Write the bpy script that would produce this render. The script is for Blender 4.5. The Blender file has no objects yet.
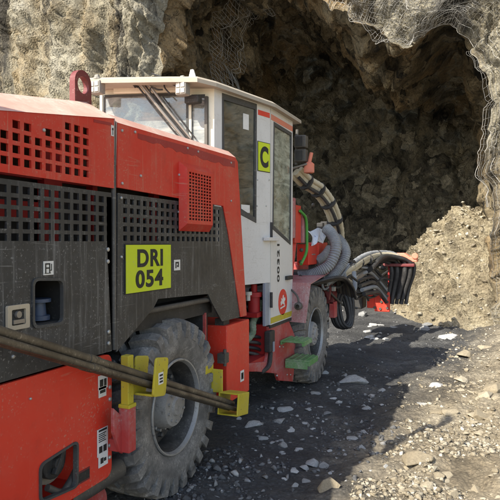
import bpy, bmesh, math, random
import numpy as np
from mathutils import Vector, noise, Matrix
random.seed(7); rng = np.random.default_rng(7)
S = bpy.context.scene
COL = S.collection
R = math.radians

# ------------------------------------------------------------------ camera
FPX, CX, HOR, CAMH = 580.0, 250.0, 243.0, 1.55
YAW = math.atan2(240.0, FPX)
Fv = Vector((-math.sin(YAW), math.cos(YAW), 0)); Rv = Vector((math.cos(YAW), math.sin(YAW), 0))
cam = bpy.data.cameras.new('camera'); cam.sensor_width = 36; cam.lens = 36 * FPX / 500
cam.clip_end = 2000; cam.clip_start = 0.05
co = bpy.data.objects.new('camera', cam); COL.objects.link(co); S.camera = co
co.location = (0, 0, CAMH)
co.rotation_euler = (R(90) - math.atan2(250 - HOR, FPX), 0, YAW)

def ray(px, py):
    d = Fv + Rv * ((px - CX) / FPX); d.z = (HOR - py) / FPX
    return d
def onx(px, py, X):
    d = ray(px, py); t = X / d.x
    return Vector((X, d.y * t, CAMH + d.z * t))
def ony(px, py, Y):
    d = ray(px, py); t = Y / d.y
    return Vector((d.x * t, Y, CAMH + d.z * t))
def onz(px, py, z=0.0):
    d = ray(px, py); t = (z - CAMH) / d.z
    return Vector((d.x * t, d.y * t, z))

# ------------------------------------------------------------------ materials
def newmat(name):
    m = bpy.data.materials.new(name); m.use_nodes = True
    nt = m.node_tree; b = nt.nodes['Principled BSDF']
    return m, nt, b
def lnk(nt, a, b): nt.links.new(a, b)
def coords(nt, scale=(1, 1, 1), kind='Object'):
    t = nt.nodes.new('ShaderNodeTexCoord'); mp = nt.nodes.new('ShaderNodeMapping')
    mp.inputs['Scale'].default_value = scale
    lnk(nt, t.outputs[kind], mp.inputs['Vector']); return mp.outputs['Vector']
def tex(nt, vec, scale, detail=6, rough=.6, dist=0):
    n = nt.nodes.new('ShaderNodeTexNoise'); n.inputs['Scale'].default_value = scale
    n.inputs['Detail'].default_value = detail; n.inputs['Roughness'].default_value = rough
    n.inputs['Distortion'].default_value = dist
    lnk(nt, vec, n.inputs['Vector']); return n.outputs['Fac']
def vor(nt, vec, scale, feature='F1', out='Distance'):
    n = nt.nodes.new('ShaderNodeTexVoronoi'); n.feature = feature; n.inputs['Scale'].default_value = scale
    lnk(nt, vec, n.inputs['Vector']); return n.outputs[out]
def ramp(nt, fac, stops):
    r = nt.nodes.new('ShaderNodeValToRGB'); el = r.color_ramp.elements
    while len(el) > 1: el.remove(el[-1])
    el[0].position, c = stops[0]; el[0].color = (*c, 1) if len(c) == 3 else c
    for p, c in stops[1:]:
        e = el.new(p); e.color = (*c, 1) if len(c) == 3 else c
    lnk(nt, fac, r.inputs['Fac']); return r.outputs['Color']
def mixc(nt, fac, a, b, mode='MIX'):
    m = nt.nodes.new('ShaderNodeMix'); m.data_type = 'RGBA'; m.blend_type = mode
    if isinstance(fac, (int, float)): m.inputs[0].default_value = fac
    else: lnk(nt, fac, m.inputs[0])
    for k, v in ((6, a), (7, b)):
        if isinstance(v, tuple): m.inputs[k].default_value = (*v, 1)
        else: lnk(nt, v, m.inputs[k])
    return m.outputs[2]
def math_(nt, op, a, b=0.0):
    m = nt.nodes.new('ShaderNodeMath'); m.operation = op
    for k, v in enumerate((a, b)):
        if isinstance(v, (int, float)): m.inputs[k].default_value = v
        else: lnk(nt, v, m.inputs[k])
    return m.outputs[0]
def bump(nt, b, h, strength=.4, dist=.01, prev=None):
    n = nt.nodes.new('ShaderNodeBump'); n.inputs['Strength'].default_value = strength
    n.inputs['Distance'].default_value = dist; lnk(nt, h, n.inputs['Height'])
    if prev is not None: lnk(nt, prev, n.inputs['Normal'])
    lnk(nt, n.outputs['Normal'], b.inputs['Normal']); return n.outputs['Normal']

G = (0, 0, 0); W = (1, 1, 1)
def paint(name, col, rough=.45, dust=(.32, .28, .24), amt=.5, streak=0.0, dirt=(.06, .05, .045), dirt_amt=.3, metal=0, scale=1.0, chips=0.0):
    m, nt, b = newmat(name)
    v = coords(nt)
    f1 = tex(nt, v, 3.2 * scale, 8, .65)
    f2 = tex(nt, v, 34 * scale, 6, .7)
    d = math_(nt, 'MULTIPLY', ramp(nt, f1, [(.40, G), (.75, W)]), ramp(nt, f2, [(.30, G), (.72, W)]))
    c = mixc(nt, math_(nt, 'MULTIPLY', d, amt), col, dust)
    f3 = tex(nt, v, 7 * scale, 7, .7, .4)
    c = mixc(nt, math_(nt, 'MULTIPLY', ramp(nt, f3, [(.55, G), (.75, W)]), dirt_amt), c, dirt)
    if streak:
        vs = coords(nt, (14, 14, .7)); fs = tex(nt, vs, 2.2, 5, .7)
        fm = tex(nt, v, 1.6, 3, .5)
        s = math_(nt, 'MULTIPLY', ramp(nt, fs, [(.52, G), (.70, W)]), ramp(nt, fm, [(.40, G), (.62, W)]))
        c = mixc(nt, math_(nt, 'MULTIPLY', s, streak), c, dust)
        vs2 = coords(nt, (60, 60, 1.4)); fs2 = tex(nt, vs2, 1.3, 3, .5)
        s2 = ramp(nt, fs2, [(.66, G), (.72, W)])
        c = mixc(nt, math_(nt, 'MULTIPLY', s2, streak * .7), c, dust)
    fsc = tex(nt, coords(nt, (3, 3, 50)), 1.0, 3, .5, 1.2); fgate = tex(nt, v, 2.3 * scale, 4, .6)
    sc_ = math_(nt, 'MULTIPLY', ramp(nt, fsc, [(.655, G), (.672, W)]), ramp(nt, fgate, [(.50, G), (.60, W)]))
    c = mixc(nt, math_(nt, 'MULTIPLY', sc_, .45), c, dust)
    fsp = tex(nt, v, 85, 2, .5); c = mixc(nt, math_(nt, 'MULTIPLY', math_(nt, 'MULTIPLY', ramp(nt, fsp, [(.63, G), (.66, W)]), ramp(nt, f1, [(.42, G), (.58, W)])), .6), c, dust)
    if chips:
        fc = tex(nt, v, 60, 3, .5); c = mixc(nt, math_(nt, 'MULTIPLY', ramp(nt, fc, [(.66, G), (.69, W)]), chips), c, (.11, .085, .07))
    lnk(nt, c, b.inputs['Base Color'])
    rr = nt.nodes.new('ShaderNodeMapRange'); lnk(nt, f2, rr.inputs[0]); rr.inputs[3].default_value = rough - .1; rr.inputs[4].default_value = rough + .3
    lnk(nt, rr.outputs[0], b.inputs['Roughness']); b.inputs['Metallic'].default_value = metal
    bump(nt, b, f2, .12, .003)
    return m
M = {}
M['red'] = paint('red_paint', (.56, .024, .012), .38, (.42, .22, .15), .48, .55, (.20, .02, .015), .35)
M['redtop'] = paint('dust_settled_red_paint', (.56, .31, .245), .65, (.64, .52, .43), 1.6, 0, (.45, .17, .12), .4)
M['redclean'] = paint('clean_red_patch', (.30, .014, .016), .4, (.35, .10, .09), .4, .3)
M['redlow'] = paint('red_paint_lower', (.66, .034, .014), .38, (.44, .24, .17), .25, .10, (.30, .02, .012), .3)
M['reddust'] = paint('dusty_red_paint', (.42, .04, .035), .6, (.40, .33, .31), 1.0, .2)
M['pink'] = paint('dust_covered_red_paint', (.36, .12, .12), .7, (.50, .44, .42), 1.0, .3)
M['darkred'] = paint('maroon_paint', (.14, .014, .016), .5, (.25, .15, .13), .4)
M['black'] = paint('black_panel_paint', (.022, .0245, .027), .40, (.24, .24, .235), .30, .70, (.010, .0095, .009), .55)
M['dark'] = paint('dark_machinery', (.022, .021, .020), .6, (.10, .095, .085), .6)
M['lampbody'] = paint('pale_lamp_housing', (.20, .19, .165), .5, (.4, .37, .3), .6)
M['grime'] = paint('grimy_steel', (.075, .07, .062), .5, (.22, .20, .17), .8, 0, (.02, .018, .016), .5, .3)
M['white'] = paint('white_cab_paint', (.66, .65, .62), .4, (.45, .42, .37), .4, .25, (.32, .29, .25), .25)
M['cream'] = paint('sunlit_white_cab_paint', (.74, .70, .55), .4, (.52, .46, .34), .4, .1, (.35, .3, .2), .2)  # white cab paint with warm sunlight put into its colour, for the rear
M['roof'] = paint('roof_paint', (.36, .315, .25), .6, (.44, .39, .31), .7, 0, (.18, .15, .115), .5)
M['lime'] = paint('lime_sign', (.56, .66, .012), .5, (.45, .48, .15), .25, 0, (.35, .38, .05), .15)
M['ink'] = paint('black_lettering', (.018, .018, .016), .6, (.08, .08, .06), .3)
M['yellow'] = paint('yellow_paint', (.50, .41, .022), .5, (.38, .33, .18), .5, 0, (.17, .09, .03), .35, 0, 1.4, .7)
M['tyre'] = paint('dusty_rubber', (.125, .118, .108), .85, (.40, .375, .335), 1.3, 0, (.045, .042, .038), .75, 0, 2.2)
M['lip'] = paint('scuffed_rim_edge', (.36, .355, .34), .4, (.30, .285, .26), 1.1, 0, (.08, .075, .07), .9, .4, 4)
M['rim'] = paint('dirty_rim', (.055, .053, .050), .5, (.26, .245, .22), 1.0, 0, (.03, .028, .025), .7, .2, 3)
M['hub'] = paint('dusty_hub', (.30, .29, .275), .75, (.46, .44, .40), 1.0, 0, (.07, .064, .058), .9, .1, 5)
M['steel'] = paint('worn_steel', (.30, .28, .25), .4, (.32, .28, .22), .5, 0, (.10, .08, .06), .6, .6, 1.5)
M['rod'] = paint('dusty_rod_steel', (.10, .085, .062), .38, (.34, .30, .23), .75, 0, (.030, .022, .015), .85, .45, 2.5)
M['bolt'] = paint('zinc_bolt', (.46, .46, .44), .35, (.4, .38, .34), .4, 0, (.2, .19, .17), .2, .7)
M['hose'] = paint('grey_hose', (.20, .21, .22), .6, (.50, .50, .48), 1.0, 0, (.10, .10, .10), .5)
M['hoseblack'] = paint('black_hose', (.022, .022, .023), .45, (.14, .13, .12), .6)
M['wrap'] = paint('tan_hose_wrap', (.50, .44, .31), .8, (.55, .49, .38), .6, 0, (.16, .13, .09), .6)
M['green'] = paint('green_paint', (.05, .30, .03), .45, (.3, .35, .25), .4)
M['stepgreen'] = paint('worn_green_tread', (.10, .26, .075), .6, (.42, .44, .36), 1.3)
M['sticker'] = paint('white_sticker', (.72, .71, .67), .5, (.5, .47, .4), .3)
M['orange'] = paint('faded_orange_red', (.66, .20, .12), .6, (.5, .36, .28), .6)
M['beige'] = paint('beige_latch', (.50, .42, .30), .5, (.4, .35, .27), .4)
M['bluegrey'] = paint('blue_grey_paint', (.27, .30, .35), .5, (.35, .34, .33), .4)
M['rubber'] = paint('rubber_seal', (.05, .05, .048), .6, (.17, .16, .14), .6)
M['rag'] = paint('rag_cloth', (.70, .72, .76), .9, (.6, .6, .6), .2, 0, (.04, .08, .32), 1.0, 0, 3.0)
M['bluespool'] = paint('blue_grey_cap', (.05, .075, .13), .35, (.12, .12, .13), .3)
M['redin'] = paint('red_inner_frame', (.36, .012, .012), .5, (.2, .05, .04), .4)
M['lens'] = paint('lamp_lens', (.60, .58, .50), .25, (.5, .47, .4), .4)
M['snake'] = paint('green_hose_sleeve', (.16, .22, .13), .8, (.42, .44, .36), 1.2, 0, (.03, .05, .02), .9, 0, 6)

def glass(name, tint, alpha, dustc, dusta):
    m, nt, b = newmat(name)
    v = coords(nt); f = tex(nt, v, 4, 6, .7); f2 = tex(nt, coords(nt, (1, 1, 4)), 3, 4, .6, 1.0)
    b.inputs['Base Color'].default_value = (*dustc, 1); b.inputs['Roughness'].default_value = .85
    tr = nt.nodes.new('ShaderNodeBsdfTransparent'); tr.inputs[0].default_value = (*tint, 1)
    gl = nt.nodes.new('ShaderNodeBsdfGlossy'); gl.inputs['Roughness'].default_value = .03
    mx = nt.nodes.new('ShaderNodeMixShader'); fr = nt.nodes.new('ShaderNodeFresnel'); fr.inputs[0].default_value = 1.5
    lnk(nt, math_(nt, 'ADD', math_(nt, 'MULTIPLY', fr.outputs[0], 1.3), alpha), mx.inputs[0])
    lnk(nt, tr.outputs[0], mx.inputs[1]); lnk(nt, gl.outputs[0], mx.inputs[2])
    m2 = nt.nodes.new('ShaderNodeMixShader')
    fac = math_(nt, 'MULTIPLY', math_(nt, 'ADD', ramp(nt, f, [(.3, G), (.75, W)]), ramp(nt, f2, [(.45, G), (.62, (.7, .7, .7))])), dusta)
    lnk(nt, fac, m2.inputs[0]); lnk(nt, mx.outputs[0], m2.inputs[1]); lnk(nt, b.outputs[0], m2.inputs[2])
    lnk(nt, m2.outputs[0], nt.nodes['Material Output'].inputs['Surface'])
    return m
M['glass'] = glass('tinted_side_glass', (.42, .47, .42), .06, (.22, .25, .23), .24)
M['glassdoor'] = glass('dusty_door_glass', (.6, .65, .55), .05, (.46, .48, .38), .62)
M['glassrear'] = glass('dusty_rear_glass', (.7, .75, .72), .08, (.46, .47, .44), .62)

def rockmat(name, cols, stain, scale=1.0, bs=1.0, orange=None, rough=.9):
    m, nt, b = newmat(name)
    v = coords(nt)
    f = tex(nt, v, 1.1 * scale, 10, .68, .6)
    c = ramp(nt, f, [(.28, cols[0]), (.45, cols[1]), (.58, cols[2]), (.75, cols[3])])
    f2 = tex(nt, v, 16 * scale, 8, .75)
    c = mixc(nt, .7, c, ramp(nt, f2, [(.25, (.45, .43, .42)), (.5, (.95, .95, .95)), (.75, (1.35, 1.33, 1.28))]), 'MULTIPLY')
    fs = tex(nt, coords(nt, (1.0, 1.0, .28)), .85 * scale, 7, .62, .5)
    c = mixc(nt, ramp(nt, fs, [(.52, G), (.63, W)]), c, mixc(nt, .55, c, stain))
    if orange:
        fo = tex(nt, coords(nt, (1, 1, .4)), .5, 5, .6)
        c = mixc(nt, ramp(nt, fo, [(.53, G), (.7, (.7, .7, .7))]), c, orange)
    lnk(nt, c, b.inputs['Base Color']); b.inputs['Roughness'].default_value = rough
    n1 = bump(nt, b, f2, .7 * bs, .05)
    vv = vor(nt, v, 9 * scale)
    n2 = bump(nt, b, vv, .5 * bs, .06, n1)
    bump(nt, b, tex(nt, v, 70, 4, .7), .5 * bs, .012, n2)
    return m
def cliffmat():
    m, nt, b = newmat('pale_sprayed_rock'); v = coords(nt)
    f = tex(nt, v, .9, 10, .68, .6); f2 = tex(nt, v, 20, 9, .8); f4 = vor(nt, v, 24)
    c = ramp(nt, f, [(.30, (.21, .18, .12)), (.44, (.39, .345, .245)), (.58, (.51, .465, .355)), (.74, (.60, .56, .46))])
    fo = tex(nt, coords(nt, (1, 1, .3)), .55, 6, .6); c = mixc(nt, ramp(nt, fo, [(.50, G), (.66, (.75, .75, .75))]), c, (.42, .27, .10))
    fs = tex(nt, coords(nt, (1.0, 1.0, .15)), .95, 8, .66, .3)
    c = mixc(nt, ramp(nt, fs, [(.52, G), (.60, (.92, .92, .92))]), c, (.048, .043, .035))
    fs2 = tex(nt, v, 5, 9, .75, .3); c = mixc(nt, ramp(nt, fs2, [(.60, G), (.72, (.65, .65, .65))]), c, (.085, .075, .058))
    c = mixc(nt, .9, c, ramp(nt, f2, [(.28, (.28, .27, .26)), (.5, (.92, .92, .92)), (.72, (1.5, 1.48, 1.42))]), 'MULTIPLY')
    lnk(nt, c, b.inputs['Base Color']); b.inputs['Roughness'].default_value = .9
    n1 = bump(nt, b, f2, 1.0, .07); n2 = bump(nt, b, f4, .9, .05, n1); bump(nt, b, tex(nt, v, 75, 4, .75), .8, .02, n2); return m
M['cliff'] = cliffmat()
def brokenrock(name, dark, mid, light, skin, skin_amt, bs=1.2):
    m, nt, b = newmat(name); v = coords(nt)
    wv = nt.nodes.new('ShaderNodeVectorMath'); wv.operation = 'ADD'
    nz = nt.nodes.new('ShaderNodeTexNoise'); nz.inputs['Scale'].default_value = 1.6; nz.inputs['Detail'].default_value = 5; lnk(nt, v, nz.inputs['Vector'])
    sc = nt.nodes.new('ShaderNodeVectorMath'); sc.operation = 'SCALE'; sc.inputs['Scale'].default_value = .9; lnk(nt, nz.outputs['Color'], sc.inputs[0])
    lnk(nt, v, wv.inputs[0]); lnk(nt, sc.outputs[0], wv.inputs[1]); w = wv.outputs[0]
    f = tex(nt, v, 1.7, 10, .72, .5); f2 = tex(nt, v, 15, 9, .75); f3 = tex(nt, v, 6, 8, .7, 1.0)
    cell = nt.nodes.new('ShaderNodeTexVoronoi'); cell.inputs['Scale'].default_value = 2.6; lnk(nt, w, cell.inputs['Vector'])
    cs = nt.nodes.new('ShaderNodeSeparateColor'); lnk(nt, cell.outputs['Color'], cs.inputs[0])
    k = math_(nt, 'ADD', math_(nt, 'MULTIPLY', f, .75), math_(nt, 'MULTIPLY', cs.outputs[0], .28))
    c = ramp(nt, k, [(.34, dark), (.50, mid), (.66, light)])
    c = mixc(nt, ramp(nt, f3, [(.56, G), (.66, W)]), c, mixc(nt, .75, c, dark))
    sk = tex(nt, coords(nt, (1, .8, .7)), .62, 7, .62, .8)
    c = mixc(nt, math_(nt, 'MULTIPLY', ramp(nt, sk, [(.50, G), (.56, W)]), skin_amt), c, skin)
    c = mixc(nt, .85, c, ramp(nt, f2, [(.25, (.35, .34, .33)), (.5, (.95, .95, .95)), (.75, (1.6, 1.57, 1.5))]), 'MULTIPLY')
    lnk(nt, c, b.inputs['Base Color']); b.inputs['Roughness'].default_value = .85
    e_ = vor(nt, w, 2.6, 'DISTANCE_TO_EDGE'); e2 = vor(nt, w, 7.5, 'DISTANCE_TO_EDGE')
    n0 = bump(nt, b, ramp(nt, e_, [(0, G), (.12, W)]), .8 * bs, .10); n1 = bump(nt, b, ramp(nt, e2, [(0, G), (.2, W)]), .6 * bs, .05, n0)
    n2 = bump(nt, b, f2, .9 * bs, .06, n1); bump(nt, b, tex(nt, v, 60, 4, .7), .5, .012, n2); return m
M['tunnel'] = brokenrock('brown_tunnel_rock', (.020, .016, .010), (.23, .175, .095), (.52, .42, .26), (.46, .32, .16), .85)
M['face'] = brokenrock('grey_blasted_rock', (.022, .019, .013), (.235, .205, .14), (.54, .48, .345), (.36, .30, .185), .7)
def groundmat():
    m, nt, b = newmat('gravel_ground')
    v = coords(nt)
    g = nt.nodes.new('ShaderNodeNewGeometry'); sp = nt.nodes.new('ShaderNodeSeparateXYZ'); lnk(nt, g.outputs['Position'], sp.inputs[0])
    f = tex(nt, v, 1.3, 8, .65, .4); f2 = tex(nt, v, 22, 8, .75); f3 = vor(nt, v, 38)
    # the wheel track by the rig is dark damp grit, the bank on the right is dry tan muck
    shade_shift = nt.nodes.new('ShaderNodeMapRange'); lnk(nt, sp.outputs['Y'], shade_shift.inputs[0]); shade_shift.inputs[1].default_value = 5.5; shade_shift.inputs[2].default_value = 9.0; shade_shift.inputs[3].default_value = 0; shade_shift.inputs[4].default_value = -.75  # further ahead the dark colour moves right, painting shade into the ground
    x = math_(nt, 'ADD', math_(nt, 'ADD', sp.outputs['X'], shade_shift.outputs[0]), math_(nt, 'MULTIPLY', math_(nt, 'SUBTRACT', f, .5), 1.6))
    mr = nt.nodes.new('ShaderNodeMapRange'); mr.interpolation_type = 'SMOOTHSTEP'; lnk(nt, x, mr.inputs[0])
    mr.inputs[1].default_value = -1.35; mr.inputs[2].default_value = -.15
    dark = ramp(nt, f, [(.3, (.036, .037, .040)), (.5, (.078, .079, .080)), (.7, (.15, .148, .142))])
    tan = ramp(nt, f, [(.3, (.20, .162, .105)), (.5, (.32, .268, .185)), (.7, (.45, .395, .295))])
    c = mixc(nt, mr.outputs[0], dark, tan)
    c = mixc(nt, .85, c, ramp(nt, f2, [(.25, (.35, .34, .34)), (.5, (.95, .95, .95)), (.72, (1.5, 1.48, 1.42))]), 'MULTIPLY')
    c = mixc(nt, .5, c, ramp(nt, f3, [(.1, (1.2, 1.2, 1.2)), (.6, (.6, .6, .6))]), 'MULTIPLY')
    lnk(nt, c, b.inputs['Base Color'])
    b.inputs['Roughness'].default_value = .85
    n1 = bump(nt, b, f2, .8, .035); n2 = bump(nt, b, f3, .7, .02, n1); bump(nt, b, tex(nt, v, 110, 4, .7), .6, .008, n2)
    return m
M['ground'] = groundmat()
def stonemat(name, stops, sc=14):
    m, nt, b = newmat(name)
    g = nt.nodes.new('ShaderNodeNewGeometry'); oi = nt.nodes.new('ShaderNodeObjectInfo')
    v = coords(nt, (1, 1, 1), 'Generated') if False else coords(nt)
    r = math_(nt, 'FRACT', math_(nt, 'ADD', g.outputs['Random Per Island'], oi.outputs['Random']))
    c = ramp(nt, r, stops)
    f = tex(nt, v, sc, 7, .7)
    c = mixc(nt, .8, c, ramp(nt, f, [(.3, (.55, .55, .55)), (.55, W), (.75, (1.25, 1.25, 1.22))]), 'MULTIPLY')
    lnk(nt, c, b.inputs['Base Color']); b.inputs['Roughness'].default_value = .9
    bump(nt, b, f, .5, .012)
    return m
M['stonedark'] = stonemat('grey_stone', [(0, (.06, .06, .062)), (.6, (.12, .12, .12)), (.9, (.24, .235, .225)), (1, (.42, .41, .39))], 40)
M['stonetan'] = stonemat('tan_stone', [(0, (.17, .14, .095)), (.5, (.29, .25, .18)), (.85, (.40, .36, .28)), (1, (.54, .50, .42))], 40)
M['rockpale'] = stonemat('pale_grey_rock', [(0, (.20, .20, .195)), (.5, (.31, .31, .30)), (1, (.44, .435, .42))], 9)
M['rocktan'] = stonemat('tan_rock', [(0, (.24, .20, .135)), (.5, (.34, .29, .205)), (1, (.45, .40, .30))], 9)
M['wire'] = paint('galvanised_wire', (.29, .28, .26), .5, (.4, .37, .3), .4, 0, (.2, .17, .13), .4, .3)
M['wiredark'] = paint('grimy_wire', (.46, .45, .42), .6, (.25, .23, .2), .4, 0, (.1, .09, .07), .4, .3)

# ------------------------------------------------------------------ builders
ORG = {}
def place(o, parent):
    COL.objects.link(o)
    if parent is not None:
        o.parent = parent; ORG[o.name] = ORG[parent.name]
    return o
def tag(o, label, cat, group=None, kind=None):
    o['label'] = label; o['category'] = cat
    if group: o['group'] = group
    if kind: o['kind'] = kind
    return o
def thing(name, loc, label, cat, group=None):
    o = bpy.data.objects.new(name, None); COL.objects.link(o); o.location = loc; o.empty_display_size = .2
    ORG[o.name] = Vector(loc); return tag(o, label, cat, group)
class MB:
    def __init__(s): s.v = []; s.f = []
    def add(s, vs, fs):
        n = len(s.v); s.v += [Vector(p) for p in vs]; s.f += [tuple(i + n for i in f) for f in fs]; return s
    def box(s, a, b, rot=None, piv=None):
        a, b = Vector(a), Vector(b)
        vs = [Vector((x, y, z)) for z in (a.z, b.z) for y in (a.y, b.y) for x in (a.x, b.x)]
        if rot is not None:
            c = Vector(piv) if piv is not None else (a + b) / 2
            vs = [c + rot @ (p - c) for p in vs]
        return s.add(vs, [(0, 2, 3, 1), (4, 5, 7, 6), (0, 1, 5, 4), (2, 6, 7, 3), (0, 4, 6, 2), (1, 3, 7, 5)])
    def prism(s, poly, vec):
        vec = Vector(vec); n = len(poly); p = [Vector(q) for q in poly]
        return s.add(p + [q + vec for q in p], [tuple(range(n))[::-1], tuple(range(n, 2 * n))] + [(i, (i + 1) % n, n + (i + 1) % n, n + i) for i in range(n)])
    def tube(s, pts, r, n=10, cap=True, hollow=0):
        pts = [Vector(p) for p in pts]; vs = []; fs = []
        up = None
        for i, p in enumerate(pts):
            d = (pts[min(i + 1, len(pts) - 1)] - pts[max(i - 1, 0)]).normalized()
            if up is None:
                up = Vector((0, 0, 1)) if abs(d.z) < .9 else Vector((1, 0, 0))
            a = d.cross(up).normalized(); up = a.cross(d).normalized(); b = up
            rr = r[i] if isinstance(r, (list, tuple)) else r
            vs += [p + (a * math.cos(2 * math.pi * k / n) + b * math.sin(2 * math.pi * k / n)) * rr for k in range(n)]
        for i in range(len(pts) - 1):
            for k in range(n):
                fs.append((i * n + k, i * n + (k + 1) % n, (i + 1) * n + (k + 1) % n, (i + 1) * n + k))
        if cap: fs += [tuple(range(n))[::-1], tuple(range((len(pts) - 1) * n, len(pts) * n))]
        return s.add(vs, fs)
    def lathe(s, prof, c, axis='x', n=40, flip=False, closed=False):
        # prof: (h, r) along the axis
        vs = []; fs = []; c = Vector(c)
        for h, r in prof:
            for k in range(n):
                a = 2 * math.pi * k / n; u, w = r * math.cos(a), r * math.sin(a)
                vs.append(c + Vector({'x': (h, u, w), 'y': (u, h, w), 'z': (u, w, h)}[axis]))
        m = len(prof)
        for i in range(m - 1 + (1 if closed else 0)):
            j = (i + 1) % m
            for k in range(n): fs.append((i * n + k, i * n + (k + 1) % n, j * n + (k + 1) % n, j * n + k))
        return s.add(vs, fs)
    def ball(s, c, r, sc=(1, 1, 1)):
        bm = bmesh.new(); bmesh.ops.create_icosphere(bm, subdivisions=2, radius=r); bm.verts.ensure_lookup_table()
        vs = [Vector(c) + Vector((v.co.x * sc[0], v.co.y * sc[1], v.co.z * sc[2])) for v in bm.verts]
        fs = [tuple(v.index for v in f.verts) for f in bm.faces]; bm.free(); return s.add(vs, fs)
    def build(s, name, mat, parent=None, bevel=0, smooth=False, org=None, label=None):
        o0 = ORG[parent.name] if parent is not None else (Vector(org) if org is not None else Vector((0, 0, 0)))
        me = bpy.data.meshes.new(name); me.from_pydata([v - o0 for v in s.v], [], s.f); me.update()
        bm = bmesh.new(); bm.from_mesh(me); bmesh.ops.recalc_face_normals(bm, faces=bm.faces); bm.to_mesh(me); bm.free()
        o = bpy.data.objects.new(name, me); me.materials.append(M[mat]); place(o, parent)
        if parent is None: o.location = o0; ORG[o.name] = o0
        if smooth:
            for p in me.polygons: p.use_smooth = True
            me.set_sharp_from_angle(angle=R(38))
        if bevel:
            b = o.modifiers.new('bevel', 'BEVEL'); b.width = bevel; b.segments = 2; b.limit_method = 'ANGLE'; b.angle_limit = R(40)
        if label: o['label'] = label
        return o
def crom(pts, k=8):
    P = [Vector(p) for p in pts]; P = [P[0] * 2 - P[1]] + P + [P[-1] * 2 - P[-2]]; out = []
    for i in range(1, len(P) - 2):
        for j in range(k):
            t = j / k; a, b, c, d = P[i - 1], P[i], P[i + 1], P[i + 2]
            out.append(.5 * ((2 * b) + (c - a) * t + (2 * a - 5 * b + 4 * c - d) * t * t + (3 * b - a - 3 * c + d) * t ** 3))
    return out + [P[-2]]

class Plane:
    """vertical plane: origin (x,y), direction u; normal on the right-hand side"""
    def __init__(s, p, q):
        s.o = Vector((p[0], p[1], 0)); s.u = (Vector((q[0], q[1], 0)) - s.o).normalized()
        s.n = s.u.cross(Vector((0, 0, 1)))
    def uz(s, px, py):
        d = ray(px, py); c = Vector((0, 0, CAMH)); t = (s.o - c).dot(s.n) / Vector((d.x, d.y, 0)).dot(s.n)
        w = c + d * t; return ((w - s.o).dot(s.u), w.z)
    def pt(s, u, z, off=0): return s.o + s.u * u + Vector((0, 0, z)) + s.n * off
    def at(s, px, py, off=0): return s.pt(*s.uz(px, py), off)
HX = -1.78
SIDE = Plane((HX, 0), (HX, 1))          # u = y, normal = +X

def plate(name, mat, parent, plane, outer, holes=(), th=.02, off=0, label=None, bevel=0):
    cu = bpy.data.curves.new(name, 'CURVE'); cu.dimensions = '2D'; cu.fill_mode = 'BOTH'; cu.extrude = th / 2
    for poly in [outer] + list(holes):
        sp = cu.splines.new('POLY'); sp.points.add(len(poly) - 1); sp.use_cyclic_u = True
        for p, q in zip(sp.points, poly): p.co = (q[0], q[1], 0, 1)
    return _curve(cu, name, mat, parent, plane, th, off, label, bevel)
def _curve(cu, name, mat, parent, plane, th, off, label=None, bevel=0, xf=None):
    t = bpy.data.objects.new('tmp', cu); me = bpy.data.meshes.new_from_object(t); bpy.data.objects.remove(t); bpy.data.curves.remove(cu)
    o0 = ORG[parent.name] if parent is not None else Vector((0, 0, 0))
    for v in me.vertices:
        x, y, z = v.co
        if xf: x, y = xf(x, y)
        v.co = plane.pt(x, y, off - th / 2 + z) - o0
    bm = bmesh.new(); bm.from_mesh(me); bmesh.ops.remove_doubles(bm, verts=bm.verts, dist=1e-5)
    bmesh.ops.dissolve_limit(bm, angle_limit=R(1), verts=bm.verts, edges=bm.edges) if bevel else None
    bmesh.ops.recalc_face_normals(bm, faces=bm.faces); bm.to_mesh(me); bm.free()
    me.name = name; me.materials.clear(); me.materials.append(M[mat])
    for p in me.polygons: p.use_smooth = False
    o = bpy.data.objects.new(name, me); place(o, parent)
    if label: o['label'] = label
    if bevel:
        b = o.modifiers.new('bevel', 'BEVEL'); b.width = bevel; b.segments = 2; b.limit_method = 'ANGLE'; b.angle_limit = R(40)
    return o
def text(body, mat, parent, plane, cu_, cz, w, h, th=.004, off=0, bold=.03, name='lettering', rot=0):
    f = bpy.data.curves.new(name, 'FONT'); f.body = body; f.size = 1; f.offset = bold; f.extrude = th / 2; f.align_x = 'CENTER'; f.space_character = 1.12
    t = bpy.data.objects.new('tmp', f); me = bpy.data.meshes.new_from_object(t); bpy.data.objects.remove(t)
    xs = [v.co.x for v in me.vertices]; ys = [v.co.y for v in me.vertices]
    x0, x1, y0, y1 = min(xs), max(xs), min(ys), max(ys); bpy.data.curves.remove(f)
    o0 = ORG[parent.name]
    for v in me.vertices:
        a = ((v.co.x - x0) / (x1 - x0) - .5) * w; b = ((v.co.y - y0) / (y1 - y0) - .5) * h
        if rot: a, b = -b, a
        v.co = plane.pt(cu_ + a, cz + b, off + v.co.z) - o0
    me.name = name; me.materials.clear(); me.materials.append(M[mat])
    return place(bpy.data.objects.new(name, me), parent)
def rrect(u0, z0, u1, z1, r, n=5):
    out = []
    for cx, cz, a0 in ((u1 - r, z1 - r, 0), (u0 + r, z1 - r, 90), (u0 + r, z0 + r, 180), (u1 - r, z0 + r, 270)):
        for k in range(n + 1):
            a = R(a0 + 90 * k / n); out.append((cx + r * math.cos(a), cz + r * math.sin(a)))
    return out
def rnd(poly, r, n=4):
    out = []; N = len(poly); P = [Vector((p[0], p[1])) for p in poly]
    for i in range(N):
        a, b, c = P[i - 1], P[i], P[(i + 1) % N]; d1 = (a - b).normalized(); d2 = (c - b).normalized()
        rr = min(r, (a - b).length * .45, (c - b).length * .45); p0 = b + d1 * rr; p2 = b + d2 * rr
        for k in range(n + 1):
            t = k / n; q = p0 * (1 - t) ** 2 + b * 2 * t * (1 - t) + p2 * t * t; out.append((q.x, q.y))
    return out
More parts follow.
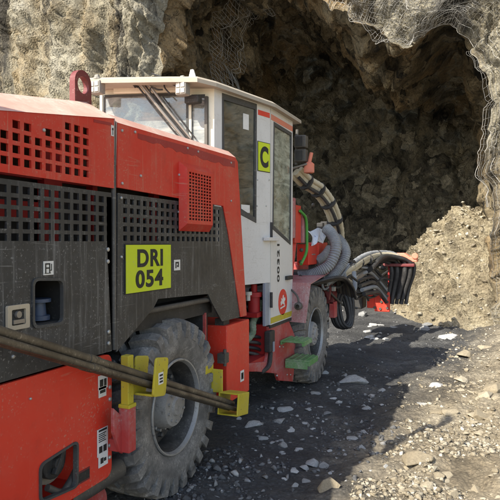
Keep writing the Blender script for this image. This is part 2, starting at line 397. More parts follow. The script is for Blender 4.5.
def hole(u, z, w, h): return [(u - w / 2, z - h / 2), (u + w / 2, z - h / 2), (u + w / 2, z + h / 2), (u - w / 2, z + h / 2)]
def scalepoly(poly, k):
    cx = sum(p[0] for p in poly) / len(poly); cy = sum(p[1] for p in poly) / len(poly)
    out = []
    for x, y in poly:
        d = math.hypot(x - cx, y - cy); out.append((cx + (x - cx) * (1 + k / d), cy + (y - cy) * (1 + k / d)))
    return out

# ------------------------------------------------------------------ the drill rig
rig = thing('drill_rig', (-2.79, 3.6, 0), 'red and black tunnelling drill rig with white cab facing into the tunnel', 'drill rig')
yz = SIDE.uz
zs = lambda y: 2.07 + .155 * (y - 1.73)
LX = -3.80
SEAM = yz(115.5, 200)[0]
# --- upper red panel at the rear, with rows of square holes
hs = []
c0 = yz(5, 121.7)[0]; cs = .0627
for c in range(-14, 9):
    for r in range(5):
        u = c0 + c * cs; z = 2.082 - r * .0505
        if r == 0 and (c < 5): continue
        if r == 1 and c == 3: continue
        if z > zs(u) - .045: continue
        hs.append(hole(u, z, .041, .033))
ub = plate('upper_rear_panel', 'red', rig, SIDE, [(.25, 1.83), yz(114.3, 187.5)[:1] + (1.83,), yz(114.3, 119), (1.73, 2.07), (.25, zs(.25))], hs, .012)
# black rear panel
hs = []
c0 = yz(3, 200)[0]; cs = .0629
for c in range(-14, 12):
    for r in range(5): hs.append(hole(c0 + c * cs, 1.767 - r * .0483, .040, .031))
winp = rnd([yz(33, 280), yz(33, 327), yz(62.5, 322.5), yz(62.5, 280)], .03)
rp = plate('rear_black_panel', 'black', rig, SIDE, [(.25, 1.0), (yz(111.5, 300)[0], 1.0), (yz(111.5, 300)[0], 1.805), (.25, 1.805)], hs + [winp], .012)
plate('window_trim', 'rubber', rp, SIDE, scalepoly(winp, .011), [scalepoly(winp, -.004)], .020, .007)
# lower red panel
lw = rnd([yz(38, 466), yz(38, 503), yz(74.5, 487), yz(75, 442)], .03)
lo = rnd([(.25, .37), (yz(110, 466)[0], .37), (yz(110.5, 352)[0], .99), (.25, .99)], .05)
lp = plate('lower_red_panel', 'redlow', rig, SIDE, lo, [lw], .02, .006)
plate('opening_trim', 'rubber', lp, SIDE, scalepoly(lw, .009), [scalepoly(lw, -.005)], .024, .013)
# front black panel with the wheel arch
hs = []
c0 = yz(125.2, 200)[0]
for c in range(0, 19):
    for r in range(5): hs.append(hole(c0 + c * .0629, 1.770 - r * .0485, .034, .029))
fb = [yz(118, 193), (yz(222, 207)[0] + .1, 1.808), yz(230, 225), yz(241, 317), yz(222, 321.5), yz(212, 303), yz(208, 294), yz(158, 299), yz(153.5, 308), yz(116.5, 352)]
fp = plate('front_black_panel', 'black', rig, SIDE, fb, hs, .012)
fr = [yz(117, 123), yz(234.5, 157.5), yz(237, 162), yz(246, 315.5), yz(240, 317), yz(228, 235), yz(222.5, 206), yz(117, 187.5)]
frp = plate('front_red_panel', 'red', rig, SIDE, fr, (), .016, .006)
# fold on the front edge of the red band
b = MB(); a0, a1, a2 = SIDE.at(237, 162, .006), SIDE.at(246, 315.5, .006), Vector((-.12, .05, 0))
b.prism([a0, a1, a1 + Vector((-.16, .04, 0)), a0 + Vector((-.16, .04, 0))], (-.012, -.004, 0)); b.build('front_edge_fold', 'red', frp)
# hood tops
b = MB()
def strip(prof0, y0, prof1, y1):
    n = len(prof0); vs = [Vector((x, y0, z)) for x, z in prof0] + [Vector((x, y1, z)) for x, z in prof1]
    b.add(vs, [(i, i + 1, n + i + 1, n + i) for i in range(n - 1)])
def rear_prof(y):
    z = zs(y); return [(HX + .004, z), (-1.955, z + .10), (-2.79, z + .13), (-3.63, z + .10), (LX, z), (LX, 1.0)]
y1 = SEAM - .008
strip(rear_prof(.25), .25, rear_prof(y1), y1)
p = rear_prof(.25); b.add([Vector((x, .25, z)) for x, z in p] + [Vector((HX, .25, 1.0))], [tuple(range(len(p) + 1))])
p = rear_prof(y1); b.add([Vector((x, y1, z)) for x, z in p] + [Vector((HX, y1, 2.0))], [tuple(range(len(p) + 1))])
b.build('rear_hood_cover', 'redtop', rig, label='dust covered red hood top')
b = MB(); fz = yz(117, 123)[1]; fz2 = yz(234.5, 157.5)[1]; ye = yz(235, 158)[0]
def fprof(z): return [(HX + .006, z), (-1.835, z + .05), (-2.79, z + .07), (-3.74, z + .05), (LX, z), (LX, 1.0)]
ys = SEAM + .008
strip(fprof(fz), ys, fprof(fz2), ye); p = fprof(fz2); b.add([Vector((x, ye, z)) for x, z in p] + [Vector((HX, ye, 1.95))], [tuple(range(len(p) + 1))])
p = fprof(fz); b.add([Vector((x, ys, z)) for x, z in p] + [Vector((HX, ys, 1.95))], [tuple(range(len(p) + 1))])
b.build('front_hood_cover', 'redtop', rig, label='dusty front hood top with pale edge')
# seam post
MB().tube([Vector((HX - .012, SEAM, 1.0)), Vector((HX - .012, SEAM, 2.17))], .014).build('seam_post', 'grime', rig, smooth=True)
# engine core behind the holes, plus red inner frame
b = MB(); b.box((-3.7, .3, 1.0), (-1.97, 2.45, 1.9)); b.box((-3.7, .3, .45), (-2.16, 2.45, 1.0)); b.box((-3.7, 2.45, 1.15), (-1.97, 4.0, 1.9))
b.box((-3.76, .27, .9), (-3.7, 3.9, 1.95)); b.build('engine_block', 'dark', rig)
b = MB(); X = -1.90
for z0, z1, y0, y1_ in ((1.66, 1.735, .3, 2.18), (1.595, 1.64, .3, 1.78), (2.05, 2.09, .4, 2.0), (1.84, 1.88, .3, 2.45), (1.69, 1.71, 2.6, 3.3)):
    b.box((X - .03, y0, z0), (X, y1_, z1))
for y0, y1_ in ((2.10, 2.22), (2.45, 2.49), (3.04, 3.10), (1.50, 1.53)): b.box((X - .03, y0, 1.5), (X + .01, y1_, 2.0))
b.build('inner_frame', 'redin', rig)
# recess behind the small opening
c = [SIDE.at(33, 280), SIDE.at(62, 323)]
yA, yB = c[0].y - .02, c[1].y + .02
b = MB(); b.box((-2.0, yA - .03, 1.2), (-1.80, yA, 1.45)); b.box((-2.0, yB, 1.2), (-1.80, yB + .03, 1.45)); b.box((-2.0, yA, 1.17), (-1.80, yB, 1.2)); b.box((-2.0, yA, 1.42), (-1.8, yB, 1.45))
b.build('filler_recess', 'dark', rig)
q = SIDE.at(54, 314, -.09)
MB().lathe([(0, 0), (0, .05), (.02, .05), (.02, .035), (.08, .03), (.08, .055), (.095, .055), (.095, 0)], q - Vector((0, 0, .03)), 'z', 24).build('filler_cap', 'bluespool', rig, smooth=True)
MB().ball(SIDE.at(38, 309, -.05), .02, (1, 1, .8)).build('plug', 'yellow', rig, smooth=True)
# recess behind the lower opening: red chamber and a battery isolator
b = MB(); b.box((-2.10, 1.55, .2), (-2.06, 2.5, .9)); b.box((-2.06, 2.25, .2), (-1.80, 2.29, .9)); b.box((-2.06, 1.7, .36), (-1.80, 2.27, .40)); b.box((-2.06, 1.7, .86), (-1.8, 2.27, .9))
b.build('isolator_recess', 'redlow', rig)
q = SIDE.at(50, 468, -.03) + Vector((0, .07, 0))
b = MB(); b.lathe([(0, 0), (0, .11), (.012, .11), (.012, 0)], q + Vector((-.05, 0, 0)), 'x', 28)
ip = b.build('isolator_plate', 'steel', rig, smooth=True)
b = MB(); b.lathe([(0, .075), (.03, .075), (.035, .06), (.035, .03), (.06, .028), (.06, 0)], q + Vector((-.04, 0, -.01)), 'x', 20)
b.box(q + Vector((.0, -.012, -.06)), q + Vector((.025, .012, .05)), Matrix.Rotation(R(-30), 3, 'X'))
b.build('isolator_knob', 'dark', ip, bevel=.004)
b = MB(); b.tube(crom([q + Vector((.0, -.06, -.10)), q + Vector((.01, .02, -.15)), q + Vector((0, .09, -.13)), q + Vector((-.02, .16, -.10))]), .016); b.build('isolator_cable', 'grime', ip, smooth=True)
b = MB()
q = Plane((-1.93, 0), (-1.93, 1)).at(96, 496); b.lathe([(-.5, .0), (-.5, .08), (-.02, .08), (0, .065), (0, 0)], q, 'y', 20); b.build('drain_canister', 'reddust', rig, smooth=True)

# lifting lug
LG = Plane((-1.96, 0), (-1.96, 1))
u0, zb = LG.uz(75.5, 108); u1, _ = LG.uz(92, 108); zt = LG.uz(84, 71)[1]; r_ = (u1 - u0) / 2; uc = (u0 + u1) / 2
out = [(u0, zb - .06), (u1, zb - .06)] + [(uc + r_ * math.cos(R(a)), zt - r_ + r_ * math.sin(R(a))) for a in range(0, 181, 12)]
hl = [(uc + .0 + .045 * math.cos(R(a)), zt - r_ - .01 + .045 * math.sin(R(a))) for a in range(0, 360, 15)]
plate('lifting_lug', 'darkred', rig, LG, out, [hl], .034)
# vent cover on the front red panel
VF = .06
f0, f1 = Plane((HX + VF, 0), (HX + VF, 1)), None
u0, z1 = f0.uz(189, 171); u1, _ = f0.uz(211.5, 200); _, z0 = f0.uz(190, 220.5)
B0, B1 = (yz(178, 200)[0], 1.625), (u1 + .075, 2.055)
vs = [SIDE.pt(B0[0], B0[1], .006), SIDE.pt(B1[0], B0[1], .006), SIDE.pt(B1[0], B1[1], .006), SIDE.pt(B0[0], B1[1], .006)]
T = [f0.pt(u0 - .02, z0 - .02), f0.pt(u1 + .02, z0 - .02), f0.pt(u1 + .02, z1 + .015), f0.pt(u0 - .02, z1 + .015)]
b = MB(); b.add(vs + T, [(i, (i + 1) % 4, 4 + (i + 1) % 4, 4 + i) for i in range(4)])
vc = b.build('vent_cover', 'red', rig)
hs = []
nc, nr = 8, 15
for i in range(nc):
    for j in range(nr):
        hs.append(hole(u0 + (i + .5) * (u1 - u0) / nc, z0 + (j + .5) * (z1 - z0) / nr, (u1 - u0) / nc * .70, (z1 - z0) / nr * .62))
plate('grille', 'red', vc, f0, [(u0 - .02, z0 - .02), (u1 + .02, z0 - .02), (u1 + .02, z1 + .015), (u0 - .02, z1 + .015)], hs, .005)
MB().box(SIDE.pt(B0[0] + .04, z0 - .02, .010), SIDE.pt(B1[0] - .04, z1, .014)).build('vent_backing', 'dark', vc)
# number plate DRI 054
u0, z1 = yz(124, 244); u1, _ = yz(170, 244.5); z0 = yz(123.5, 295)[1]
np_ = plate('number_plate', 'ink', rig, SIDE, [(u0, z0), (u1, z0), (u1, z1), (u0, z1)], (), .005, .007, label='lime plate reading DRI 054')
plate('plate_face', 'lime', np_, SIDE, [(u0 + .006, z0 + .005), (u1 - .006, z0 + .005), (u1 - .006, z1 - .005), (u0 + .006, z1 - .005)], (), .003, .0095)
uc = (u0 + u1) / 2
text('DRI', 'ink', np_, SIDE, uc + .005, z1 - .078, .265, .098, .002, .0105, .032)
text('054', 'ink', np_, SIDE, uc - .002, z0 + .075, .285, .098, .002, .0105, .032)
# stickers
def sticker(px, py, w, h, parent, glyph=None, label=None, off=.003, mat='sticker', plane=SIDE):
    u, z = plane.uz(px, py)
    s = plate('sticker', mat, parent, plane, [(u - w / 2, z - h / 2), (u + w / 2, z - h / 2), (u + w / 2, z + h / 2), (u - w / 2, z + h / 2)], (), .002, off, label=label)
    if glyph:
        b = MB()
        for (a0, c0_, a1, c1) in glyph:
            p0 = plane.pt(u + (a0 - .5) * w, z + (c0_ - .5) * h, off + .0004); p1 = plane.pt(u + (a1 - .5) * w, z + (c1 - .5) * h, off + .0014)
            b.box((min(p0.x, p1.x), min(p0.y, p1.y), min(p0.z, p1.z)), (max(p0.x, p1.x), max(p0.y, p1.y), max(p0.z, p1.z)))
        b.build('pictogram', 'ink', s)
    return s
pump = [(.15, .15, .25, .85), (.55, .15, .65, .85), (.25, .75, .55, .85), (.25, .45, .55, .55), (.1, .1, .7, .15), (.75, .3, .82, .8), (.65, .3, .75, .36)]
warn = [(.12, .9, .88, .97)] + [(.12, .80 - k * .07, .8 - .1 * (k % 2), .83 - k * .07) for k in range(5)] + [(.15, .12, .45, .36), (.55, .12, .85, .36)]
sticker(48, 268, .062, .060, rp, pump, 'fuel pump sticker')
sticker(101, 382, .075, .07, lp, [(.15, .2, .5, .7), (.6, .2, .85, .7)], off=.010)
sticker(100.5, 392, .06, .05, lp, [(.15, .4, .85, .7)], off=.010)
sticker(100.5, 442, .085, .135, lp, warn, 'white warning notice', off=.010)
sticker(101, 461, .075, .055, lp, [(.2, .3, .5, .8), (.55, .4, .8, .7)], off=.010)
sticker(112.5, 131, .022, .055, ub, [(.4, .1, .6, .6), (.25, .55, .75, .75)], off=.003)
sticker(176.8, 265, .075, .065, fp, [(.2, .2, .35, .8), (.35, .65, .75, .8), (.6, .3, .75, .65), (.45, .3, .55, .5)], 'latch arrow sticker')
sticker(81, 477, .10, .06, lp, [(.05, .15, .95, .85)], off=.0075, mat='darkred')
# beige recessed latch
u, z = yz(16.5, 317)
lt = plate('door_latch', 'beige', rp, SIDE, rrect(u - .06, z - .05, u + .06, z + .05, .008), [rrect(u - .038, z - .032, u + .038, z + .032, .006)], .012, .012, bevel=.002)
MB().box(SIDE.pt(u - .04, z - .034, -.004), SIDE.pt(u + .04, z + .034, .0005)).build('latch_pocket', 'dark', lt)
b = MB(); b.box(SIDE.pt(u - .03, z - .026, .002), SIDE.pt(u + .03, z - .010, .014)); b.lathe([(0, .0), (0, .016), (.012, .014), (.012, 0)], SIDE.pt(u, z + .01, .002), 'x', 14); b.build('latch_handle', 'steel', lt)
# bolts and rivets
def bolt(par, px, py, r=.011, off=0.0):
    q = SIDE.at(px, py, off); MB().lathe([(0, r), (.006, r), (.009, r * .6), (.010, 0)], q, 'x', 8).build('bolt', 'bolt', par)
for px, py in ((107.5, 249.5), (107.5, 261.5), (108, 332), (108, 343.5)): bolt(rp, px, py)
for px, py in ((44, 130.5), (12, 357)): bolt(rp if py > 200 else ub, px, py, .008)
for px, py in ((108, 387.5), (108, 399.5), (107.5, 446), (107.5, 458)): bolt(lp, px, py, .011, .006)
bolt(lp, 28, 399, .006, .006)
for px, py in ((121, 131), (134, 132.5), (186.5, 148.5), (197, 152), (230, 163), (139.5, 176), (121, 183.5), (230, 201), (121, 198), (121, 257), (178.5, 212), (178, 175)): bolt(frp if py < 190 or px == 230 else fp, px, py, .008, .006 if py < 190 or px == 230 else 0)
# faded brand patch on upper red (dark maroon rectangle)
for a, c_ in (((94, 117.5), (112, 128)),):
    u0, z1 = yz(*a); u1, z0 = yz(*c_); plate('paint_patch', 'redclean', ub, SIDE, [(u0, z0), (u1, z0 + .01), (u1, z1 + .0), (u0, z1 - .01)], (), .002, .0015)
u0, z1 = yz(134, 130); u1, z0 = yz(233, 164)
pr_ = random.Random(3); low = []
for k in range(26):
    t = k / 25; low.append(yz(137 + 97 * t, 138.5 + 29.5 * t + pr_.uniform(-1.2, 2.2) * (1 if k % 25 else 0)))
plate('paint_patch', 'redclean', frp, SIDE, low + [yz(234, 161.5), yz(190, 147.5), yz(137, 133.5)], (), .0015, .0072)
# arch tube
MB().tube([SIDE.at(150, 312, -.03), SIDE.at(213, 299.5, -.03)], .018, 12).build('arch_tube', 'grime', rig, smooth=True)
b = MB(); b.box((-3.6, 2.45, 1.05), (-1.85, 3.75, 1.16)); b.box((-2.2, 3.62, .5), (-1.86, 3.7, 1.12)); b.box((-2.15, 2.36, .40), (-1.86, 2.42, 1.1)); b.build('wheel_arch_liner', 'dark', rig)
MB().box((-1.99, 3.63, .55), (-1.84, 3.645, 1.06)).build('arch_edge', 'reddust', rig)
# battery box ahead of the rear wheel
b = MB(); y0, y1_ = yz(225.5, 330)[0], yz(248, 330)[0]
b.box((-2.15, y0, .372), (HX + .012, y1_, .945)); bb = b.build('side_box', 'redlow', rig, bevel=.008)
sticker(240.5, 376, .07, .085, bb, [(.2, .2, .8, .8), (.4, .35, .6, .65)], off=.015)
b = MB(); q = SIDE.at(224, 357, .0); b.box(q + Vector((-.03, -.05, -.04)), q + Vector((.03, .02, .03))); b.tube([q + Vector((.02, -.03, -.06)), q + Vector((.02, -.03, .06))], .012); b.build('box_hinge', 'grime', bb)
b = MB(); q = SIDE.at(226, 322, -.04); b.box(q + Vector((-.05, 0, -.04)), q + Vector((.02, .1, .02))); b.build('box_mount', 'dark', bb)

# --- chassis
b = MB(); b.box((-3.45, .4, .50), (-2.15, 4.1, 1.05)); b.box((-3.3, 4.0, .55), (-2.35, 5.0, .95)); b.box((-3.4, 4.9, .50), (-2.15, 7.3, 1.02)); b.box((-3.7, .3, .42), (-2.2, 2.3, .6))
b.build('chassis', 'dark', rig, bevel=.01)
for y in (3.13, 6.22): MB().tube([(-3.7, y, .54), (-2.05, y, .54)], .12, 16).build('axle', 'dark', rig, smooth=True)
# exhaust stub
q = Vector((-1.838, 2.585, .345))
b = MB(); b.lathe([(-.42, .056), (0, .056), (0, .049), (-.40, .049)], q, 'y', 24); b.build('exhaust_pipe', 'grime', rig, smooth=True)

MB().tube([(-2.0, 1.2, 1.9), (-2.0, 1.2, 3.75)], .042, 12).build('flag_mast', 'grime', rig, smooth=True)
# --- wheels
def make_wheel():
    hubm = MB(); hubm.lathe([(-.10, .29), (-.10, .12), (.02, .155), (.04, .14), (.115, .135), (.14, .12), (.148, .06), (.162, .05), (.162, 0)], (0, 0, 0), 'x', 32)
    for k in range(10):
        a = 2 * math.pi * k / 10; hubm.lathe([(.135, .009), (.155, .009), (.155, 0)], (0, .092 * math.cos(a), .092 * math.sin(a)), 'x', 6)
    for k in range(16):
        a = 2 * math.pi * (k + .5) / 16; hubm.lathe([(.03, .010), (.062, .010), (.062, 0)], (0, .152 * math.cos(a), .152 * math.sin(a)), 'x', 6)
    me_o = hubm.build('wheel', 'hub', None, smooth=True); ORG[me_o.name] = Vector((0, 0, 0))
    t = MB(); N = 56
    prof = [(-.125, .285), (-.150, .30), (-.165, .35), (-.170, .41), (-.162, .46), (-.138, .482), (-.06, .488), (.06, .488), (.138, .482), (.162, .46), (.170, .41), (.165, .35), (.150, .30), (.125, .285)]
    t.lathe(prof, (0, 0, 0), 'x', N, closed=True)
    for s in (-1, 1):
        NL = 27
        for k in range(NL):
            a0 = 2 * math.pi * (k + (.5 if s > 0 else 0)) / NL
            path_o = [(s * .171, .425, 0), (s * .176, .47, 0), (s * .170, .522, .005), (s * .12, .540, .02), (s * .015, .544, .085)]
            path_i = [(s * .155, .42, 0), (s * .150, .45, 0), (s * .130, .465, .005), (s * .11, .475, .02), (s * .015, .475, .085)]
            hw0 = .070; vs = []; fs = []
            for (x, r, da), (xi, ri, _) in zip(path_o, path_i):
                for rr, xx, hw in ((r, x, hw0 * .82), (ri, xi, hw0)):
                    for sg in (-1, 1):
                        an = a0 + da * 1.2 + sg * hw; vs.append(Vector((xx, rr * math.cos(an), rr * math.sin(an))))
            n = len(path_o)
            for i in range(n - 1):
                o0, o1 = i * 4, (i + 1) * 4
                fs += [(o0, o0 + 1, o1 + 1, o1), (o0, o1, o1 + 2, o0 + 2), (o0 + 1, o0 + 3, o1 + 3, o1 + 1)]
            fs += [(0, 2, 3, 1), (n * 4 - 4, n * 4 - 3, n * 4 - 1, n * 4 - 2)]
            t.add(vs, fs)
    ty = t.build('tyre', 'tyre', me_o)
    me = ty.data
    for i, p in enumerate(me.polygons): p.use_smooth = i < N * len(prof)
    r = MB(); r.lathe([(-.14, .298), (-.13, .27), (.06, .255), (.12, .266), (.135, .272), (.135, .29), (-.13, .29)], (0, 0, 0), 'x', 56)
    r.lathe([(.00, .258), (.02, .225), (.035, .15), (.04, .10)], (0, 0, 0), 'x', 56)
    for k in range(12):
        a = 2 * math.pi * (k + .3) / 12; r.lathe([(.02, .016), (.055, .016), (.06, .01), (.06, 0)], (0, .185 * math.cos(a), .185 * math.sin(a)), 'x', 6)
    r.build('rim', 'rim', me_o, smooth=True)
    MB().lathe([(.134, .272), (.150, .277), (.160, .283), (.161, .290), (.154, .295), (.136, .294)], (0, 0, 0), 'x', 56).build('rim_edge', 'lip', me_o, smooth=True)
    return me_o
w0 = make_wheel()
def put_wheel(o, x, y, rz, spin):
    o.parent = rig; o.location = Vector((x, y, .54)) - ORG[rig.name]; o.rotation_euler = (spin, 0, rz)
put_wheel(w0, -1.935, 3.13, 0, .3)
for x, y, rz, sp in ((-1.935, 6.22, 0, 1.1), (-3.65, 3.13, math.pi, .2), (-3.65, 6.22, math.pi, .7)):
    c = w0.copy(); COL.objects.link(c)
    for ch in w0.children:
        d = ch.copy(); COL.objects.link(d); d.parent = c
    put_wheel(c, x, y, rz, sp)

# --- rod brackets
RX = -1.62
RP = Plane((RX, 0), (RX, 1))
slope = -.385; ry = lambda y: .862 + slope * (y - 2.5)
q = RP.at(132, 410); rdir = Vector((0, 1, slope)).normalized(); rot = Matrix.Rotation(math.atan(slope) * .45, 3, 'X')
py_ = q.y + .055
b = MB(); b.box((RX - .098, py_ - .031, .50), (RX - .036, py_ + .031, .735)); b.prism([(RX - .10, py_ - .095, .74), (RX - .10, py_ - .035, .69), (RX - .10, py_ - .02, .71), (RX - .10, py_ - .02, .49), (RX - .10, py_ - .045, .51), (RX - .10, py_ - .095, .62)], (.02, 0, 0))
b.box((RX - .4, py_ - .035, .50), (RX - .1, py_ + .03, .56)); b.build('bracket_post', 'reddust', rig, bevel=.004)
b = MB(); b.box((RX - .090, py_ - .024, .735), (RX - .044, py_ + .024, .985)); b.box((RX - .100, py_ - .033, .722), (RX - .034, py_ + .033, .742)); rbp = b.build('post_socket', 'yellow', rig, bevel=.004)
# U shaped saddle
yc = RP.at(158, 375).y - .075; zc = ry(yc)
def saddle(x0, x1, h0, h1, l):
    b_ = MB(); c = Vector((0, yc, zc))
    def bx(a, d): b_.box(a, d, rot, (RX, yc, zc))
    out_ = rnd([(yc - l, zc - h0), (yc + l, zc - h0), (yc + l, zc + h1), (yc - l, zc + h1)], .022)
    for x in (x0 - .006, x1 - .006):
        pts_ = [Vector((RX, yc, zc)) + rot @ (Vector((x, y_, z_)) - Vector((RX, yc, zc))) for y_, z_ in out_]
        b_.prism(pts_, (.012, 0, 0))
    bx((x0 + .006, yc - l + .012, zc - h0), (x1 - .006, yc + l - .012, zc - h0 + .012))
    return b_
s = saddle(RX - .065, RX + .055, .072, .125, .062); sd = s.build('rod_saddle', 'yellow', rig, bevel=.003)
_pl = Plane((RX + .0615, 0), (RX + .0615, 1)); sx = CX + FPX * (Vector((RX + .0615, yc + .0, 0)).dot(Rv)) / (Vector((RX + .0615, yc, 0)).dot(Fv)); sy = HOR - FPX * (zc + .02 - CAMH) / (Vector((RX + .0615, yc, 0)).dot(Fv))
sticker(sx, sy, .045, .06, sd, [(.15, .15, .85, .3), (.15, .42, .85, .55), (.15, .7, .85, .85)], off=.0015, plane=Plane((RX + .0615, 0), (RX + .0615, 1)))
# end box
ye_ = RP.at(229, 405).y + .02; ze = ry(ye_) + .01
b = MB(); hwx, hz, ln = .075, .075, .15
pr = [(RX - hwx, ze - hz), (RX + hwx, ze - hz), (RX + hwx, ze + hz), (RX - hwx, ze + hz)]; pi = [(RX - hwx + .01, ze - hz + .01), (RX + hwx - .01, ze - hz + .01), (RX + hwx - .01, ze + hz - .01), (RX - hwx + .01, ze + hz - .01)]
y0, y1_ = ye_ - .04, ye_ + ln
vs = [Vector((x, y, z)) for y in (y0, y1_) for x, z in pr] + [Vector((x, y, z)) for y in (y0, y1_) for x, z in pi]
fs = [(i, (i + 1) % 4, 4 + (i + 1) % 4, 4 + i) for i in range(4)] + [(8 + i, 12 + i, 12 + (i + 1) % 4, 8 + (i + 1) % 4) for i in range(4)] + [(i, 8 + i, 8 + (i + 1) % 4, (i + 1) % 4) for i in range(4)] + [(4 + i, 4 + (i + 1) % 4, 12 + (i + 1) % 4, 12 + i) for i in range(4)]
c = Vector((RX, ye_, ze)); rot2 = Matrix.Rotation(math.atan(-.16), 3, 'X'); vs = [c + rot2 @ (v - c) for v in vs]
b.add(vs, fs); eb = b.build('rod_end_box', 'yellow', rig, bevel=.006)
b = MB(); b.box((RX - .16, ye_ + .02, ze + .06), (RX - .07, ye_ + .035, ze + .22)); b.box((RX - .16, ye_ - .08, ze + .2), (RX - .145, ye_ + .04, ze + .26)); b.box((RX - .45, ye_ + .0, ze + .12), (RX - .16, ye_ + .02, ze + .22))
b.build('end_box_arm', 'yellow', eb, bevel=.004)

# --- cab
C0, C1, C2, C3, C4 = (-2.84, 3.96), (-2.045, 4.193), (-1.85, 4.95), (-1.85, 5.60), (-3.25, 5.60)
P1, P2, PR = Plane(C1, C2), Plane(C2, C3), Plane(C0, C1)
L1 = P1.uz(270, 104)[0]; ZT = 2.80
L1 = math.hypot(C2[0] - C1[0], C2[1] - C1[1])
wz1 = [P1.uz(222, 93.5), P1.uz(256.5, 104.5), P1.uz(256, 223), P1.uz(240, 214.5), P1.uz(222, 206)]
wz1 = [(max(.02, a), c_) for a, c_ in wz1]
s1 = plate('cab_side_wall', 'white', rig, P1, [(0, 1.19), (L1, 1.19), (L1, ZT), (0, ZT)], [wz1], .03)
f1_ = plate('window_frame', 'rubber', s1, P1, wz1, [scalepoly(wz1, -.055)], .03, .006, bevel=.003)
plate('side_window', 'glass', s1, P1, scalepoly(wz1, -.05), (), .006, -.006)
for a, c_ in (((243.5, 113.5), (249, 130.5)), ((241.5, 204.5), (250, 213))):
    u0, z1 = P1.uz(*a); u1, z0 = P1.uz(*c_)
    plate('window_patch', 'patch_cyan' if 'patch_cyan' in M else 'sticker', s1, P1, [(u0, z0), (u1, z0), (u1, z1), (u0, z1)], (), .003, -.002)  # two small pale rectangles on the side glass
u0, z1 = P1.uz(258, 110); u1, _ = P1.uz(269.5, 113); z0 = P1.uz(258, 115)[1]
plate('red_stripe', 'redlow', s1, P1, [(u0, z0), (L1 - .01, z0), (L1 - .01, z1), (u0, z1)], (), .003, .003)
u0, z1 = P1.uz(257.3, 141); z0 = P1.uz(257.3, 171)[1]; u1 = P1.uz(271.5, 150)[0]; u1 = min(u1, L1 - .008)
cp = plate('letter_plate', 'ink', s1, P1, [(u0, z0), (u1, z0), (u1, z1), (u0, z1)], (), .004, .005, label='lime plate with black letter C')
plate('plate_face', 'lime', cp, P1, [(u0 + .006, z0 + .006), (u1 - .006, z0 + .006), (u1 - .006, z1 - .006), (u0 + .006, z1 - .006)], (), .003, .0075)
text('C', 'ink', cp, P1, (u0 + u1) / 2, (z0 + z1) / 2, (u1 - u0) * .66, (z1 - z0) * .72, .002, .0085, .045)
for px, py in ((266, 206), (257, 206), (269, 180), (257.5, 180)): MB().ball(P1.at(px, py), .008).build('rivet', 'bolt', s1)
# door wall
Ld = C3[1] - C2[1]; ZB = .80
wz2 = [P2.uz(273.5, 122), P2.uz(291.3, 133), P2.uz(290.3, 245), P2.uz(272.3, 229)]
dr = plate('cab_door', 'white', rig, P2, [(.012, ZB), (Ld, ZB), (Ld, ZT), (.012, ZT)], [wz2], .03)
plate('window_frame', 'rubber', dr, P2, wz2, [scalepoly(wz2, -.04)], .03, .006, bevel=.003)
plate('door_window', 'glassdoor', dr, P2, scalepoly(wz2, -.035), (), .006, -.006)
z1 = P2.uz(272, 115)[1]; plate('red_stripe', 'orange', dr, P2, [(.02, z1 - .05), (Ld - .01, z1 - .05), (Ld - .01, z1), (.02, z1)], (), .003, .003)
plate('yellow_stripe', 'yellow', dr, P2, [(.014, ZB + .012), (Ld - .05, ZB + .012), (Ld - .02, ZB + .065), (.014, ZB + .065)], (), .003, .003)
MB().box(P2.pt(.0, ZB - .03, -.03), P2.pt(Ld, ZB - .002, .002)).build('door_sill', 'dark', dr)
lg_u, lg_z = P2.uz(282.7, 302)
lr = .125
circ = [(lg_u + lr * math.cos(R(a)), lg_z + lr * math.sin(R(a))) for a in range(0, 360, 10)]
em = plate('round_emblem', 'redlow', dr, P2, circ, (), .003, .003, label='round red emblem with white figure')
def blob(pts): return [(lg_u + x * lr, lg_z + y * lr) for x, y in pts]
for pts in ([(-.1, -.1), (-.5, -.25), (-.55, .05), (-.35, .1), (-.4, .35), (-.1, .2), (-.05, .5), (.15, .55), (.2, .25), (.45, .35), (.55, .15), (.3, .0), (.45, -.3), (.15, -.2)], [(-.6, -.5), (.5, -.38), (.5, -.28), (-.6, -.38)]):
    plate('emblem_figure', 'sticker', em, P2, blob(pts), (), .002, .0045)
u, z = P2.uz(277.6, 263); text('00321', 'ink', dr, P2, P2.uz(278.2, 262)[0], z, .36, .062, .002, .002, .02, rot=1)
b = MB(); q = P2.at(266, 239.5); b.box(P1.pt(L1 - .12, q.z - .012, .01), P2.pt(.16, q.z + .02, .035)); b.build('door_strap', 'white', dr, bevel=.004)
b = MB(); q = P2.at(285, 278); b.box(q + Vector((0, 0, -.02)), q + Vector((.03, .16, .018))); b.build('door_handle', 'dark', dr, bevel=.004)
for py in (230, 300): q = P2.at(270.5, py); MB().tube([q + Vector((.008, 0, -.07)), q + Vector((.008, 0, .07))], .014, 8).build('door_hinge', 'dark', dr, smooth=True)
# rear wall (faces the camera), front wall, left wall, floor
wr = [PR.uz(104, 94.5), PR.uz(187.5, 95), PR.uz(187.5, 175), PR.uz(104, 175)]
ws = [PR.uz(192, 99), PR.uz(205, 100), PR.uz(205, 175), PR.uz(192, 175)]
Lr = math.hypot(C1[0] - C0[0], C1[1] - C0[1])
PW = Plane((C0[0] + .03, C0[1] - .11), (C1[0] + .03, C1[1] - .11))
def clampz(pl): return [(a, max(1.95, min(2.66, c_))) for a, c_ in pl]
zt1 = PR.uz(150, 95.5)[1]
wr = [(wr[0][0], zt1), (wr[1][0], zt1), (wr[1][0], 2.05), (wr[0][0], 2.05)]
ws = [(ws[0][0], zt1 - .02), (ws[1][0], zt1 - .02), (ws[1][0], 2.05), (ws[0][0], 2.05)]
rw = plate('cab_rear_wall', 'cream', rig, PR, [(-.12, 1.95), (Lr, 1.95), (Lr, ZT), (-.12, ZT)], [wr, ws], .03)
